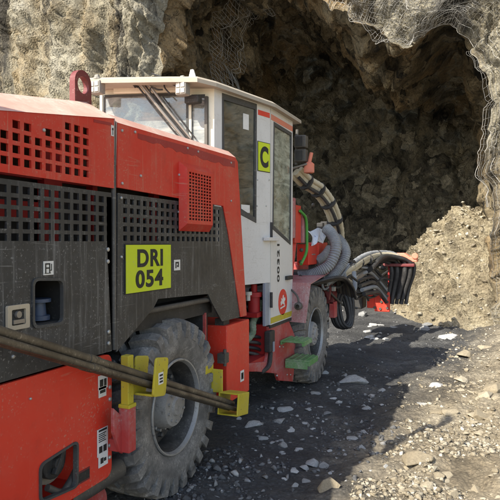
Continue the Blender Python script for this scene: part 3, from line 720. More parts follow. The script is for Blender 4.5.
for w_ in (wr, ws):
    plate('window_frame', 'rubber', rw, PR, scalepoly(w_, .012), [scalepoly(w_, -.012)], .03, .008)
    plate('rear_window', 'glassrear', rw, PR, scalepoly(w_, -.008), (), .006, -.006)
b = MB(); q = PR.at(207.5, 100); b.box((q.x - .012, q.y - .03, 1.96), (q.x + .012, q.y - .003, 2.72)); b.build('window_post', 'grime', rw)
b = MB(); q = PR.at(198, 102); b.box((q.x - .07, q.y - .10, q.z - .03), (q.x + .055, q.y - .03, q.z + .03)); b.build('camera_box', 'dark', rw, bevel=.008)
MB().box((C0[0] - .1, 4.30, 1.15), (-2.0, 5.55, 1.188)).build('cab_floor', 'dark', rig)
b = MB(); b.box((C0[0] - .12, 4.08, 1.19), (C0[0] - .08, 5.56, 1.95)); b.box((C0[0] - .12, 3.96, 1.95), (C0[0] - .08, 4.06, ZT)); b.box((C0[0] - .12, 5.46, 1.95), (C0[0] - .08, 5.56, ZT)); b.build('cab_left_wall', 'white', rig)
b = MB(); b.box((C0[0] - .1, 5.57, 1.19), (-1.87, 5.60, 1.55)); b.box((-1.95, 5.57, 1.55), (-1.87, 5.60, ZT)); b.box((C0[0] - .1, 5.57, 1.55), (C0[0], 5.6, ZT)); b.box((C0[0], 5.57, 2.65), (-1.95, 5.6, ZT)); b.build('cab_front_wall', 'white', rig)
b = MB(); b.box((-2.7, 4.5, 1.3), (-2.25, 5.0, 1.62)); b.box((-2.7, 4.45, 1.6), (-2.25, 4.58, 2.28)); b.box((-2.6, 4.47, 2.28), (-2.35, 4.56, 2.46)); b.build('operator_seat', 'dark', rig, bevel=.04)
b = MB(); b.box((-2.8, 5.25, 1.4), (-2.1, 5.5, 1.85)); b.tube([(-2.2, 5.1, 1.6), (-2.2, 5.1, 2.0)], .02); b.build('console', 'grime', rig, bevel=.03)
# blue grey post and door jamb below
b = MB(); q = P1.at(265, 300); b.box((q.x - .02, C2[1] - .09, .80), (C2[0] - .012, C2[1] - .002, 1.188)); b.build('cab_jamb', 'bluegrey', rig, bevel=.005)
# roof
def rz_(x): return 2.79 + .02 * min(1, (-1.8 - x) / .8)
ro = [(-2.93, 3.69), (-2.80, 3.73), (-2.30, 3.88), (-2.07, 3.95), (-1.99, 4.12), (-1.79, 4.93), (-1.79, 5.70), (-2.4, 5.85), (-2.93, 5.85)]
b = MB(); n = len(ro); c = (-2.4, 4.85)
rings = [[(x, y, rz_(x) - .018) for x, y in ro], [(x, y, rz_(x) + .012) for x, y in ro], [(c[0] + (x - c[0]) * .95, c[1] + (y - c[1]) * .96, rz_(x) + .035) for x, y in ro], [(c[0] + (x - c[0]) * .90, c[1] + (y - c[1]) * .93, rz_(x) - .01) for x, y in ro]]
order = [3, 0, 1, 2]; vs = [Vector(p) for k in order for p in rings[k]]
fs = [(k * n + i, k * n + (i + 1) % n, (k + 1) * n + (i + 1) % n, (k + 1) * n + i) for k in range(3) for i in range(n)]
vs += [Vector((c[0], c[1], 2.80)), Vector((c[0], c[1], 2.92))]
fs += [(i, (i + 1) % n, 4 * n) for i in range(n)] + [(3 * n + i, 3 * n + (i + 1) % n, 4 * n + 1) for i in range(n)]
b.add(vs, fs); rf = b.build('cab_roof', 'roof', rig)
b = MB(); q = ony(192, 74.5, 4.06); b.prism([q + Vector((-.035, 0, -.05)), q + Vector((.04, 0, -.05)), q + Vector((.012, 0, .035)), q + Vector((-.012, 0, .035))], (0, .015, 0)); b.build('roof_fin', 'sticker', rf)
# roof top band under the eave (cream fascia box with cables)
b = MB(); a0, a1 = PR.uz(115, 87)[0], PR.uz(178, 87)[0]; z0, z1 = PR.uz(145, 94)[1], PR.uz(145, 86)[1]; b.prism([PR.pt(a0, z0, .004), PR.pt(a1, z0, .004), PR.pt(a1, z1, .004), PR.pt(a0, z1, .004)], PR.n * .03); b.build('blind_box', 'cream', rw, bevel=.008)
b = MB()
for pts in ([(152, 74), (163, 79), (165, 88), (170, 94)], [(128, 76), (132, 84), (138, 88)], [(170, 83), (176, 86), (180, 82), (186, 80)], [(150, 92), (152, 88), (158, 90), (163, 90)]):
    b.tube(crom([PW.at(x, y) for x, y in pts], 6), .007, 6)
b.build('lamp_cables', 'hoseblack', rw, smooth=True)
def worklight(px, py, w, h, Y):
    q = PW.at(px, py, .10 if px < 150 else .08); b = MB(); b.box(q + Vector((-w / 2, -.02, -h / 2)), q + Vector((w / 2, .06, h / 2))); b.box(q + Vector((-.02, 0, h / 2)), q + Vector((.02, .03, h / 2 + .05))); b.lathe([(0, .035), (.02, .035), (.02, 0)], q + Vector((0, .02, h / 2 + .01)), 'z', 10)
    o = b.build('work_light', 'lampbody', rig, bevel=.012)
    b = MB()
    for i in (-1, 1):
        for j in (-1, 1): b.box(q + Vector((i * w * .21 - w * .17, -.026, j * h * .21 - h * .17)), q + Vector((i * w * .21 + w * .17, -.021, j * h * .21 + h * .17)))
    b.build('lamp_lens', 'lens', o, bevel=.004)
worklight(101, 91, .10, .105, 0); worklight(184, 91.5, .095, .105, 0)
# wipers
for (ax, ay, bx_, by_, r) in ((138, 81, 184, 139, .015), (146, 81, 189, 137, .013)):
    b = MB(); p0, p1 = PW.at(ax, ay), PW.at(bx_, by_, -.08); b.tube([p0, p0.lerp(p1, .5) + Vector((0, -.02, 0)), p1], r * .8, 8); o = b.build('wiper_arm', 'steel', rig, smooth=True)
    b = MB(); d = Vector((-.028, .0, -.01)); b.tube([p0 + d, p0.lerp(p1, .5) + d + Vector((0, -.02, 0)), p1 + d], r * .55, 6); d = Vector((.025, .01, .01)); b.tube([p0.lerp(p1, .3) + d, p1 + d], r * .5, 6); b.build('wiper_blade', 'hoseblack', o, smooth=True)
b = MB(); b.tube([PW.at(135, 77), PW.at(133, 82), PW.at(136, 88)], .010, 6); b.tube([PW.at(150, 79), PW.at(136, 82)], .008, 6); b.build('wiper_mount', 'dark', rig)

# --- joint area between the hood and the cab
b = MB(); b.box((-3.4, 4.05, .6), (-2.2, 4.9, 1.15)); b.build('joint_housing', 'dark', rig, bevel=.02)
JP = Plane((-1.98, 0), (-1.98, 1))
b = MB(); q = JP.at(254, 302); b.lathe([(-.10, .055), (.05, .055), (.05, .075), (.09, .075), (.09, .03), (.16, .03), (.16, 0)], q, 'z', 20); b.box(q + Vector((-.09, -.10, -.13)), q + Vector((.07, .08, -.09))); b.build('hydraulic_valve', 'redin', rig, smooth=True)
b = MB(); b.lathe([(0, .02), (.05, .02), (.05, .035), (.08, .035), (.08, 0)], q + Vector((-.02, -.09, .02)), 'z', 12); b.build('valve_cap', 'lens', rig, smooth=True)
def hose(name, pts, r, mat, par=rig, rib=0, n=10, k=8):
    c = crom(pts, k); b = MB(); rr = r
    if rib: rr = [r * (1 + rib * (1 if i % 2 else -1)) for i in range(len(c))]
    b.tube(c, rr, n); return b.build(name, mat, par, smooth=True)
hose('sleeved_hose', [JP.at(259, 300), JP.at(258, 312), JP.at(253, 322), JP.at(252, 334), JP.at(247, 345, -.05)], .032, 'snake', rib=.06)
hose('sleeved_hose', [JP.at(262, 290, -.1), JP.at(256, 312, -.08), JP.at(248, 330, -.06), JP.at(246, 344, -.1)], .03, 'hoseblack')
for i in range(6):
    y = i * 4; hose('hydraulic_hose', [JP.at(246, 290 + y, -.15), JP.at(254 + i, 300 + y, -.02 - .03 * (i % 3)), JP.at(258 + i, 325 + y * .6, -.03), JP.at(250 + i * 2, 345 + i, -.15)], .016, 'hoseblack')
for i in range(4):
    hose('hydraulic_hose', [JP.at(248, 352 - i * 5, -.1), JP.at(256, 355 - i * 6, .02), JP.at(262, 362 - i * 7, .05), JP.at(266, 345 - i * 3, -.02)], .015, 'hoseblack' if i % 2 else 'grime')
# step frame under the cab
SP = Plane((-1.86, 0), (-1.86, 1))
pl = [SP.uz(269, 327), SP.uz(289, 321), SP.uz(296, 338), SP.uz(294, 374), SP.uz(293, 382), SP.uz(279, 381), SP.uz(277, 374), SP.uz(258, 372), SP.uz(247, 372), SP.uz(248, 364), SP.uz(266, 362), SP.uz(270, 345)]
stf = plate('step_frame', 'reddust', rig, SP, pl, (), .03, 0, bevel=.004)
b = MB(); b.box((-2.3, 4.35, .47), (-1.88, 4.95, .53)); b.box((-2.2, 4.95, .5), (-1.89, 5.4, .8)); b.build('step_crossmember', 'redin', stf)
b = MB(); q = SP.at(279, 343); b.box((-1.855, q.y + .02, .60), (-1.62, q.y + .30, .615)); b.box((-1.855, q.y + .02, .575), (-1.84, q.y + .30, .6)); b.box((-1.64, q.y + .02, .57), (-1.62, q.y + .30, .6))
for k in range(4): b.box((-1.84 + k * .055, q.y + .02, .615), (-1.82 + k * .055, q.y + .30, .622))
b.build('step_tread', 'stepgreen', stf, bevel=.003)
b = MB(); q = SP.at(284, 368); b.box((-1.845, q.y - .0, .40), (-1.60, q.y + .30, .415)); b.box((-1.62, q.y, .36), (-1.60, q.y + .30, .4)); b.box((-1.845, q.y - .01, .33), (-1.62, q.y + .005, .40))
for k in range(4): b.box((-1.83 + k * .058, q.y, .415), (-1.81 + k * .058, q.y + .30, .422))
b.build('step_tread', 'stepgreen', stf, bevel=.003)
for px, py in ((279.5, 347), (283, 347), (287, 375), (290.5, 375), (277, 376)): MB().ball(SP.at(px, py), .010).build('bolt', 'bolt', stf)
b = MB(); q = SP.at(270, 340, .02); b.box(q + Vector((-.04, -.10, -.10)), q + Vector((.02, .03, .09))); b.tube(crom([q + Vector((.0, -.03, -.1)), q + Vector((.0, -.08, -.22)), q + Vector((-.03, -.2, -.26))]), .02); b.build('terminal_box', 'dark', stf, bevel=.01)
b = MB(); q = SP.at(271, 343, .045); b.box(q + Vector((-.005, -.06, -.07)), q + Vector((.003, -.03, .02))); b.build('terminal_cover', 'bluegrey', stf)

# --- front end: mudguard, lamps, column, hoses
b = MB(); b.prism([(-2.1, 5.56, .76), (-1.70, 5.56, .75), (-1.66, 5.60, 1.14), (-2.1, 5.60, 1.16)], (0, .012, 0)); b.prism([(-2.1, 5.60, 1.145), (-1.66, 5.60, 1.135), (-1.72, 6.55, 1.20), (-2.1, 6.55, 1.2)], (0, 0, .012))
mg = b.build('mudguard', 'pink', rig)
b = MB(); q = ony(299, 306, 5.54); b.lathe([(-.05, .02), (-.04, .038), (.0, .04), (.0, 0)], q + Vector((0, 0, 0)), 'y', 16); b.tube(crom([q + Vector((.0, 0, .03)), q + Vector((-.02, 0, .10)), q + Vector((-.09, .02, .16))]), .010, 6); b.build('marker_lamp', 'grime', mg, smooth=True)
FP = Plane((-1.95, 0), (-1.95, 1))
b = MB(); q = FP.at(306, 232); z0, z1 = .95, FP.at(306, 197).z; b.box((-2.15, 5.65, .95), (-2.05, 6.1, 1.75)); b.prism([(-2.02, 5.66, 1.0), (-1.90, 5.70, 1.0), (-1.90, 6.00, 1.86), (-2.02, 5.85, 1.95)], (-.10, .10, 0)); b.box((-1.97, 5.78, 1.55), (-1.88, 5.98, 1.95)); b.build('front_column', 'red', rig, bevel=.006)
b = MB(); b.box((-1.95, 5.66, 1.60), (-1.88, 5.80, 2.02)); b.build('column_bracket', 'pink', rig, bevel=.008); b = MB(); b.box((-1.98, 6.05, 1.55), (-1.88, 6.2, 1.86)); b.build('column_bracket', 'pink', rig, bevel=.008)
for px, py in ((309, 205), (311, 236), (297, 250), (296, 262)): MB().ball(FP.at(px, py, .05), .022, (1, 1, 1)).build('pipe_fitting', 'grime', rig)
for px, py, s_ in ((326, 225, .045), (328, 232, .06), (322, 226, .04)): q = FP.at(px, py, -.02); MB().box(q - Vector((s_, s_, s_)), q + Vector((s_, s_, s_))).build('valve_block', 'dark', rig, bevel=.01)
gp = [FP.at(292, 211, .09), FP.at(298, 219, .09), FP.at(299, 238, .09), FP.at(298.5, 252, .09), FP.at(293, 264, .09)]
MB().tube(crom(gp, 6), .016, 10).build('grab_rail', 'green', rig, smooth=True)
for a0, a1 in (((300, 244), (309, 264)), ((310, 242.5), (320, 265))):
    p0, p1 = FP.at(*a0, .10), FP.at(*a1, .10); b = MB(); b.box((p0.x - .14, p0.y + .01, p1.z), (p0.x, p1.y - .01, p0.z)); o = b.build('control_box', 'redlow', rig, bevel=.008)
    q = (p0 + p1) / 2; MB().box((p0.x, q.y - .05, q.z - .006), (p0.x + .012, q.y + .05, q.z + .006)).build('box_catch', 'steel', o)
# front work lights
for py in (141, 155):
    q = ony(301.5, py + 1, 5.85); b = MB(); b.box(q + Vector((-.07, -.04, -.065)), q + Vector((.055, .06, .065))); o = b.build('work_light', 'grime', rig, bevel=.01)
    MB().box(q + Vector((-.055, -.046, -.05)), q + Vector((.02, -.041, .05))).build('lamp_lens', 'dark', o)
MB().tube([ony(296, 165, 5.85), ony(297, 130, 5.87)], .016).build('lamp_pole', 'grime', rig)
b = MB(); q = ony(309, 168, 5.9); b.lathe([(-.06, .03), (-.05, .055), (.04, .055), (.06, .03), (.06, 0)], q, 'z', 18); b.tube([q + Vector((0, 0, .05)), q + Vector((.02, .02, .16))], .02); b.build('beacon', 'orange', rig, smooth=True)
MB().tube([ony(291, 169, 5.85), ony(307, 164, 5.85)], .012).build('beacon_arm', 'steel', rig)
# hose bundle arcing over the front, lit from behind
hp = [ony(296, 172, 5.95), ony(306, 182, 6.1), ony(318, 190, 6.3), ony(328, 203, 6.5), ony(335, 220, 6.7), ony(338, 238, 6.9), ony(337, 255, 7.0)]
for dx, dz, rr, mt in ((0, 0, .045, 'wrap'), (.05, .03, .03, 'wrap'), (-.05, -.03, .028, 'wrap'), (-.06, .05, .022, 'hoseblack'), (.03, -.06, .02, 'hoseblack')):
    hose('wrapped_hose', [p + Vector((dx, 0, dz)) for p in hp], rr, mt, rib=.06 if mt == 'wrap' else 0)
b = MB()
for i in (1, 2, 3, 4):
    p = hp[i]; d = (hp[i + 1] - hp[i - 1]).normalized(); MB().tube([p - d * .012, p + d * .012], .095, 12).build('hose_clamp', 'dark', rig)
# thick ribbed grey hoses
def big(pts, Y, r): return hose('ribbed_hose', [ony(x, y, yy) for x, y, yy in pts], r, 'hose', rib=.07, n=14, k=14)
big([(326, 228, 6.5), (333, 236, 6.45), (336, 248, 6.4), (330, 264, 6.35), (318, 272, 6.3), (307, 276, 6.25), (298, 277, 6.2)], 0, .062)
big([(336, 236, 6.8), (343, 244, 6.8), (346, 254, 6.75), (341, 266, 6.7), (333, 276, 6.6), (325, 283, 6.5)], 0, .055)
big([(316, 262, 6.5), (324, 256, 6.6), (330, 248, 6.7)], 0, .05)
for i in range(9):
    x = 316 + i * 3; hose('hydraulic_hose', [ony(300 + i, 276 + i, 6.1), ony(x, 285 - i, 6.4), ony(x + 12, 270 + i * 2, 6.8), ony(x + 16, 290 + i, 7.0)], .017, 'hoseblack' if i % 3 else 'grime')
b = MB(); b.box((-2.6, 6.2, 1.0), (-1.95, 7.0, 1.22)); b.box((-2.2, 6.72, .55), (-1.86, 7.1, 1.0)); b.build('front_deck', 'dark', rig, bevel=.02)
b = MB(); b.prism([ony(318, 262, 6.6), ony(331, 283, 6.6), ony(329, 300, 6.6), ony(322, 286, 6.6)], (0, .06, 0)); b.box(ony(323, 295, 6.8) + Vector((-.05, 0, -.1)), ony(329, 283, 6.8) + Vector((.05, .2, 0))); b.build('front_bracket', 'darkred', rig)
b = MB(); b.box(ony(329, 318, 6.8), ony(335, 302, 6.8) + Vector((0, .12, 0))); b.build('front_jack', 'reddust', rig, bevel=.01)
# loops hanging in front of the wheel
for i, (dx, rr) in enumerate(((0, .035), (3, .03), (-3, .026), (6, .022))):
    hose('hydraulic_hose', [ony(337 + dx, 292, 7.1), ony(334 + dx, 305, 7.1), ony(337 + dx, 322, 7.1), ony(344 + dx, 327, 7.15), ony(350 + dx * .5, 318, 7.2), ony(347 + dx, 300, 7.2), ony(342 + dx, 290, 7.2)], rr, 'hoseblack')
# --- boom and feed
bs, bt = Vector((-2.45, 6.9, 1.05)), Vector((-1.95, 9.9, .98))
b = MB(); d = (bt - bs).normalized(); b.tube([bs, bs.lerp(bt, .5), bt], .12, 12); b.build('boom', 'grime', rig, smooth=True)
b = MB(); b.box((-2.75, 6.9, .8), (-2.2, 7.35, 1.3)); b.build('boom_base', 'reddust', rig, bevel=.03)
b = MB(); b.tube([ony(343, 287, 7.8), ony(356, 276, 8.6)], .09, 14); b.tube([ony(352, 282, 8.0), ony(372, 266, 9.2)], .05, 12); b.build('lift_cylinder', 'steel', rig, smooth=True)
b = MB(); b.tube(crom([ony(342, 267, 7.2), ony(349, 290, 7.3), ony(355, 288, 7.4), ony(354, 272, 7.5)]), .03, 8); b.build('hose_loop', 'hose', rig, smooth=True)
b = MB(); b.box((-2.1, 9.3, .88), (-1.8, 9.9, 1.2)); b.box((-2.15, 9.6, .45), (-1.95, 9.95, .9)); b.build('feed_cradle', 'dark', rig, bevel=.03)
FY = 9.7
p0, p1 = ony(367, 311, FY), ony(390, 292, FY); p2 = ony(379, 295, FY)
b = MB(); b.box((p0.x + .13, FY - .02, p0.z), (p1.x, FY + .06, p1.z)); b.box((p0.x, FY + .0, p0.z + .05), (p0.x + .13, FY + .05, p1.z - .06)); fpz = b.build('feed_plate', 'redlow', rig, bevel=.012)
b = MB()
for ux, uz in ((.35, .2), (.35, .8), (.9, .2), (.9, .8), (.65, .5), (.6, .15), (.9, .5)): MB().lathe([(0, .022), (-.02, .022), (-.02, 0)], (p0.x + (p1.x - p0.x) * ux, FY - .02, p0.z + (p1.z - p0.z) * uz), 'y', 8).build('bolt', 'grime', fpz)
b = MB(); a0, a1 = ony(384, 265, FY), ony(415, 264, FY); b.box((a0.x, FY - .1, a0.z - .02), (a1.x, FY + .12, a0.z + .03)); b.build('hose_rail', 'darkred', rig, bevel=.01)
b = MB(); b.prism([ony(393, 253, FY), ony(404, 253, FY), ony(410, 257, FY), ony(416, 255, FY), ony(417, 262, FY), ony(408, 262, FY), ony(403, 256.5, FY), ony(393, 256, FY)], (0, .22, 0)); b.tube([ony(415, 256, FY - .02), ony(415, 256, FY + .25)], .05, 12); b.build('hose_guide', 'orange', rig, bevel=.01)
MB().box(ony(388, 292, FY + .02), ony(391, 265, FY + .1)).build('rail_post', 'redin', rig)
for i in range(13):
    t = i / 12; x = 389 + 22 * t; yy = FY + .02 + .16 * ((i * 5) % 7) / 7
    hose('feed_hose', [ony(366 + 6 * t, 272 - 4 * t, FY - 1.0), ony(378 + 8 * t, 262 - 6 * t, FY - .4), ony(x, 263 - 4 * math.sin(t * 3), yy - .1), ony(x + 3, 272, yy - .06), ony(x + 1 - 3 * t, 288, yy), ony(x - 2 - 3 * t, 304 - 5 * (i % 3), yy)], .032 + .006 * (i % 2), 'hoseblack')
for i in range(7):
    hose('feed_hose', [ony(352 + i * 2, 270 + i * 4, 8.2), ony(364 + i * 2, 262 + i * 5, 8.8), ony(374 + i, 270 + i * 4, 9.3), ony(386, 284 + i * 3, 9.6)], .03, ('hoseblack', 'grime', 'hose')[i % 3])
for dz, rr in ((0, .055), (3, .045), (-3, .04)):
    hose('wrapped_hose', [ony(341, 274 + dz, 7.4), ony(352, 267 + dz, 7.9), ony(364, 259 + dz, 8.6), ony(376, 255 + dz * .7, 9.2), ony(391, 255 + dz * .5, 9.6), ony(402, 260 + dz * .4, 9.75)], rr, 'wrap' if dz >= 0 else 'hose', rib=.05)
b = MB()
for i in range(4): q = ony(350 + i * 9, 267 - i * 4, 7.9 + i * .45); MB().tube([q - Vector((0, .02, 0)), q + Vector((0, .02, 0))], .08, 10).build('hose_clamp', 'dark', rig)

r_ = random.Random(11)
for i in range(14):
    x0 = r_.uniform(300, 335); y0 = r_.uniform(270, 292); Y0 = r_.uniform(6.3, 7.1)
    pts = [(x0, y0, Y0)]
    for k in range(4): pts.append((pts[-1][0] + r_.uniform(3, 11), pts[-1][1] + r_.uniform(-13, 11), pts[-1][2] + r_.uniform(.0, .35)))
    hose('hydraulic_hose', [ony(*p) for p in pts], r_.uniform(.009, .018), r_.choice(['hoseblack', 'hoseblack', 'grime', 'dark', 'hose']), k=5, n=8)
for i in range(16):
    x0 = r_.uniform(340, 372); y0 = r_.uniform(262, 290); Y0 = 7.5 + (x0 - 340) * .05
    pts = [(x0, y0, Y0)]
    for k in range(4): pts.append((pts[-1][0] + r_.uniform(2, 9), pts[-1][1] + r_.uniform(-10, 12), pts[-1][2] + r_.uniform(.05, .45)))
    hose('hydraulic_hose', [ony(*p) for p in pts], r_.uniform(.012, .024), r_.choice(['hoseblack', 'hoseblack', 'grime', 'dark', 'hose']), k=5, n=8)
for i in range(12):
    x0 = r_.uniform(340, 386); Y0 = 7.6 + (x0 - 340) * .045; q = ony(x0, r_.uniform(262, 298), Y0); w_ = r_.uniform(.03, .08)
    bb_ = MB(); bb_.lathe([(-w_, w_ * .5), (-w_ * .3, w_ * .5), (-w_ * .3, w_ * .75), (w_ * .4, w_ * .75), (w_ * .4, w_ * .4), (w_, w_ * .4)], q, r_.choice('xyz'), 10); bb_.build('hose_fitting', r_.choice(['grime', 'steel', 'darkred', 'dark']), rig, smooth=True)
for i in range(8):
    q = ony(r_.uniform(312, 334), r_.uniform(266, 290), 6.5); w_ = r_.uniform(.02, .05)
    bb_ = MB(); bb_.box(q - Vector((w_, w_, w_ * 1.3)), q + Vector((w_, w_, w_))); bb_.build('valve_block', r_.choice(['grime', 'steel', 'darkred', 'dark', 'pink']), rig, bevel=.006)
# ------------------------------------------------------------------ drill steels lying in the saddle (things of their own)
def rod(name, dx, dz, r, y0, y1_, label, mat='rod'):
    p0, p1 = Vector((RX + dx, y0, ry(y0) + dz)), Vector((RX + dx, y1_, ry(y1_) + dz))
    b = MB(); b.tube([p0.lerp(p1, k / 12) for k in range(13)], r, 16); b.tube([p0.lerp(p1, .555), p0.lerp(p1, .575)], r * 1.16, 16)
    o = b.build(name, mat, None, smooth=True, org=p1); return tag(o, label, 'steel rod', 'steel rods resting in the yellow saddle')
rod('steel_rod', -.012, .017, .0205, .15, ye_ + .06, 'thickest steel rod, topmost of the bundle beside the rear wheel')
rod('steel_rod', .014, -.019, .0155, .15, ye_ + .05, 'thin brown steel rod on the outer side under the thick one')
rod('steel_rod', -.020, -.022, .0155, .12, ye_ + .02, 'thin steel rod lowest and closest to the red panel')
# rag
b = MB(); c = FP.at(303, 238, .14); n = 9
vs = []; fs = []
for i in range(n):
    for j in range(n):
        u, v = i / (n - 1), j / (n - 1)
        w_ = 9.5 - 2.5 * u; px = 309 + (v - .5) * 2 * w_ + 1.2 * math.sin(u * 5); py = 229.5 + 2.0 * math.sin(v * 7) + u * (13.5 + 2.5 * math.sin(v * 9 + 1))
        vs.append(FP.at(px, py, .125 + .022 * math.sin(v * 15 + u * 3) * (.4 + u) - .05 * (1 - u) ** 2))
for i in range(n - 1):
    for j in range(n - 1): fs.append((i * n + j, i * n + j + 1, (i + 1) * n + j + 1, (i + 1) * n + j))
b.add(vs, fs); o = b.build('rag', 'rag', None, smooth=True, org=c); tag(o, 'white and blue rag draped above the small red boxes', 'rag')
sm = o.modifiers.new('solid', 'SOLIDIFY'); sm.thickness = .006; o.modifiers.new('sub', 'SUBSURF').render_levels = 2

# ------------------------------------------------------------------ rock: cliff, tunnel and its end face
PY = 11.0
key = [(-6.6, -.6), (-6.62, 2.2), (-6.7, 4.6), (-6.5, 6.6), (-5.7, 7.7), (-4.5, 7.5), (-3.6, 6.8), (-2.87, 6.25), (-2.1, 5.65), (-1.45, 5.18), (-1.0, 5.42), (-.62, 5.42), (-.25, 5.0), (-.06, 4.3), (-.02, 3.2), (.0, 2.0), (.05, .8), (.1, -.6)]
kc = crom([Vector((x, 0, z)) for x, z in key], 40)
def arc(pts, n):
    L = [0]
    for a, b_ in zip(pts, pts[1:]): L.append(L[-1] + (b_ - a).length)
    out = []; j = 0
    for i in range(n):
        s_ = L[-1] * i / (n - 1)
        while j < len(L) - 2 and L[j + 1] < s_: j += 1
        out.append(pts[j].lerp(pts[j + 1], (s_ - L[j]) / max(1e-9, L[j + 1] - L[j])))
    return out
NU = 460
ring = arc(kc, NU)
okey = [(-40, -.6), (-40, 9), (-38, 22), (-20, 24), (-3, 24), (14, 24), (32, 22), (34, 9), (34, -.6)]
oring = arc([Vector((x, 0, z)) for x, z in okey], NU)
def fbm(p, o=5, h=.6): return noise.fractal(p, h, 2.0, o)
def facet(p, s_):
    d, pts = noise.voronoi(p * s_); q = pts[0]
    return (noise.cell(q * 7.3) - .5) + (p * s_ - q).dot(Vector((noise.cell(q * 3.1) - .5, noise.cell(q * 5.7) - .5, noise.cell(q * 9.9) - .5))) * 1.2
def block(p, s_, cap=.35):
    w = p + Vector((fbm(p * 1.3 * s_, 2), fbm(p * 1.3 * s_ + Vector((5, 0, 0)), 2), fbm(p * 1.3 * s_ + Vector((0, 5, 0)), 2))) * (.22 / s_)
    d, pts = noise.voronoi(w * s_); return min(cap, d[1] - d[0]) - .5 * d[0]
def grid_obj(name, rows, mat, label, cat, smooth=True, kind='structure'):
    nu = len(rows[0]); vs = [v for r_ in rows for v in r_]
    fs = [(i * nu + j, i * nu + j + 1, (i + 1) * nu + j + 1, (i + 1) * nu + j) for i in range(len(rows) - 1) for j in range(nu - 1)]
    me = bpy.data.meshes.new(name); me.from_pydata(vs, [], fs); me.update(); me.materials.append(M[mat])
    for p in me.polygons: p.use_smooth = smooth
    o = bpy.data.objects.new(name, me); COL.objects.link(o); tag(o, label, cat, None, kind); return o
CEN = Vector((-3.2, 0, 2.6))
def cliff_pt(j, s_):
    """s_ 0 at the portal edge .. 1 far out on the cliff"""
    a, b_ = ring[j], oring[j]; p = a.lerp(b_, s_); y = PY
    d = (p - a).length
    y += .25 * min(1, d / .5) ** 2 * 0 - .5 * min(1, d / .6) + .12 * max(0, p.z) * (d / (d + 2)) 
    w = Vector((p.x, y, p.z))
    k = min(1, d / .15)
    wv_ = Vector((w.x, w.y, w.z * .38)); y -= k * (.34 * fbm(wv_ * .6 + Vector((3, 1, 7)), 3) + .26 * fbm(wv_ * 1.7, 5) + .07 * fbm(w * 6, 5) - .20 * block(wv_, 1.1) - .08 * block(w, 4.5))
    # vertical buttress folds on the left
    if p.x < -6: y -= k * (.28 * math.sin(p.x * 1.7 + .5 * math.sin(p.z * .9)) + .10 * fbm(Vector((p.x * 2.4, 0, p.z * .5)), 4))
    if p.x > 1.0: y -= min(3.0, (p.x - 1.0) * .8)
    return Vector((p.x, y, p.z))
def edge_pt(j):
    a = ring[j]; w = Vector((a.x, PY, a.z))
    q = Vector((fbm(w * .9, 4) * .18 + fbm(w * 4, 3) * .05, 0, fbm(w * .9 + Vector((9, 0, 0)), 4) * .16 + fbm(w * 4 + Vector((5, 0, 0)), 3) * .05))
    return w + q
NS = 190
srow = [(k / (NS - 1)) ** 2.4 for k in range(NS)]
rows = []
for k in range(NS):
    row = []
    for j in range(NU):
        p = cliff_pt(j, srow[k]); e = edge_pt(j) - Vector((ring[j].x, PY, ring[j].z)); row.append(p + e * max(0, 1 - (srow[k] / .03)))
    rows.append(row)
grid_obj('cliff', rows, 'cliff', 'pale sprayed rock cliff around the tunnel mouth', 'cliff')
cliff_rows = rows
# tunnel wall
NT = 170; TL = 7.2
rows_t = []
for k in range(NT):
    t = k / (NT - 1); row = []; y = PY + t * TL
    for j in range(NU):
        a = ring[j]; e = edge_pt(j); out = (a - CEN); out.y = 0
        # roof opens up behind the brow on the right, then comes down
        p = Vector((a.x, y, a.z)); bulge = math.sin(min(1, t * 4) * math.pi / 2)
        br = .55 * bulge * math.exp(-((a.x + .9) / .9) ** 2) * (1 if a.z > 4 else 0)
        shrink = 1 - .10 * t
        p = Vector((CEN.x + out.x * shrink, y, CEN.z + out.z * shrink)) + Vector((0, 0, br))
        w = p.copy(); nrm = Vector((out.x, 0, out.z)).normalized()
        dsp = .45 * fbm(w * .6 + Vector((11, 3, 5)), 3) + - .95 * block(w, .5) - .42 * block(w, 1.25) - .16 * block(w, 3.2) + .05 * fbm(w * 5, 4)
        if a.x > -1.0: dsp = dsp * .55 + .12
        kk = min(1, t / .06); q = p + nrm * dsp
        row.append(e.lerp(q, kk) if kk < 1 else q)
    rows_t.append(row)
grid_obj('tunnel_wall', rows_t, 'tunnel', 'rough dark brown blasted rock walls and roof of the tunnel', 'tunnel wall', smooth=False)
last = rows_t[-1]; NF = 110; rowsf = []
FC = Vector((-3.2, PY + TL, -.7))
for k in range(NF):
    t = k / (NF - 1); row = []
    for j in range(NU):
        p = last[j].lerp(FC, t); kk = min(1, t / .08)
        dsp = .9 * math.sin(t * math.pi / 2) + .40 * fbm(p * .7, 3) + - 1.0 * block(p, .5) - .48 * block(p, 1.2) - .18 * block(p, 3.2) + .05 * fbm(p * 5, 4)
        row.append(p + Vector((0, dsp * kk, 0)))
    rowsf.append(row)
grid_obj('tunnel_face', rowsf, 'face', 'dark grey blasted rock face at the end of the tunnel', 'rock face', smooth=False)

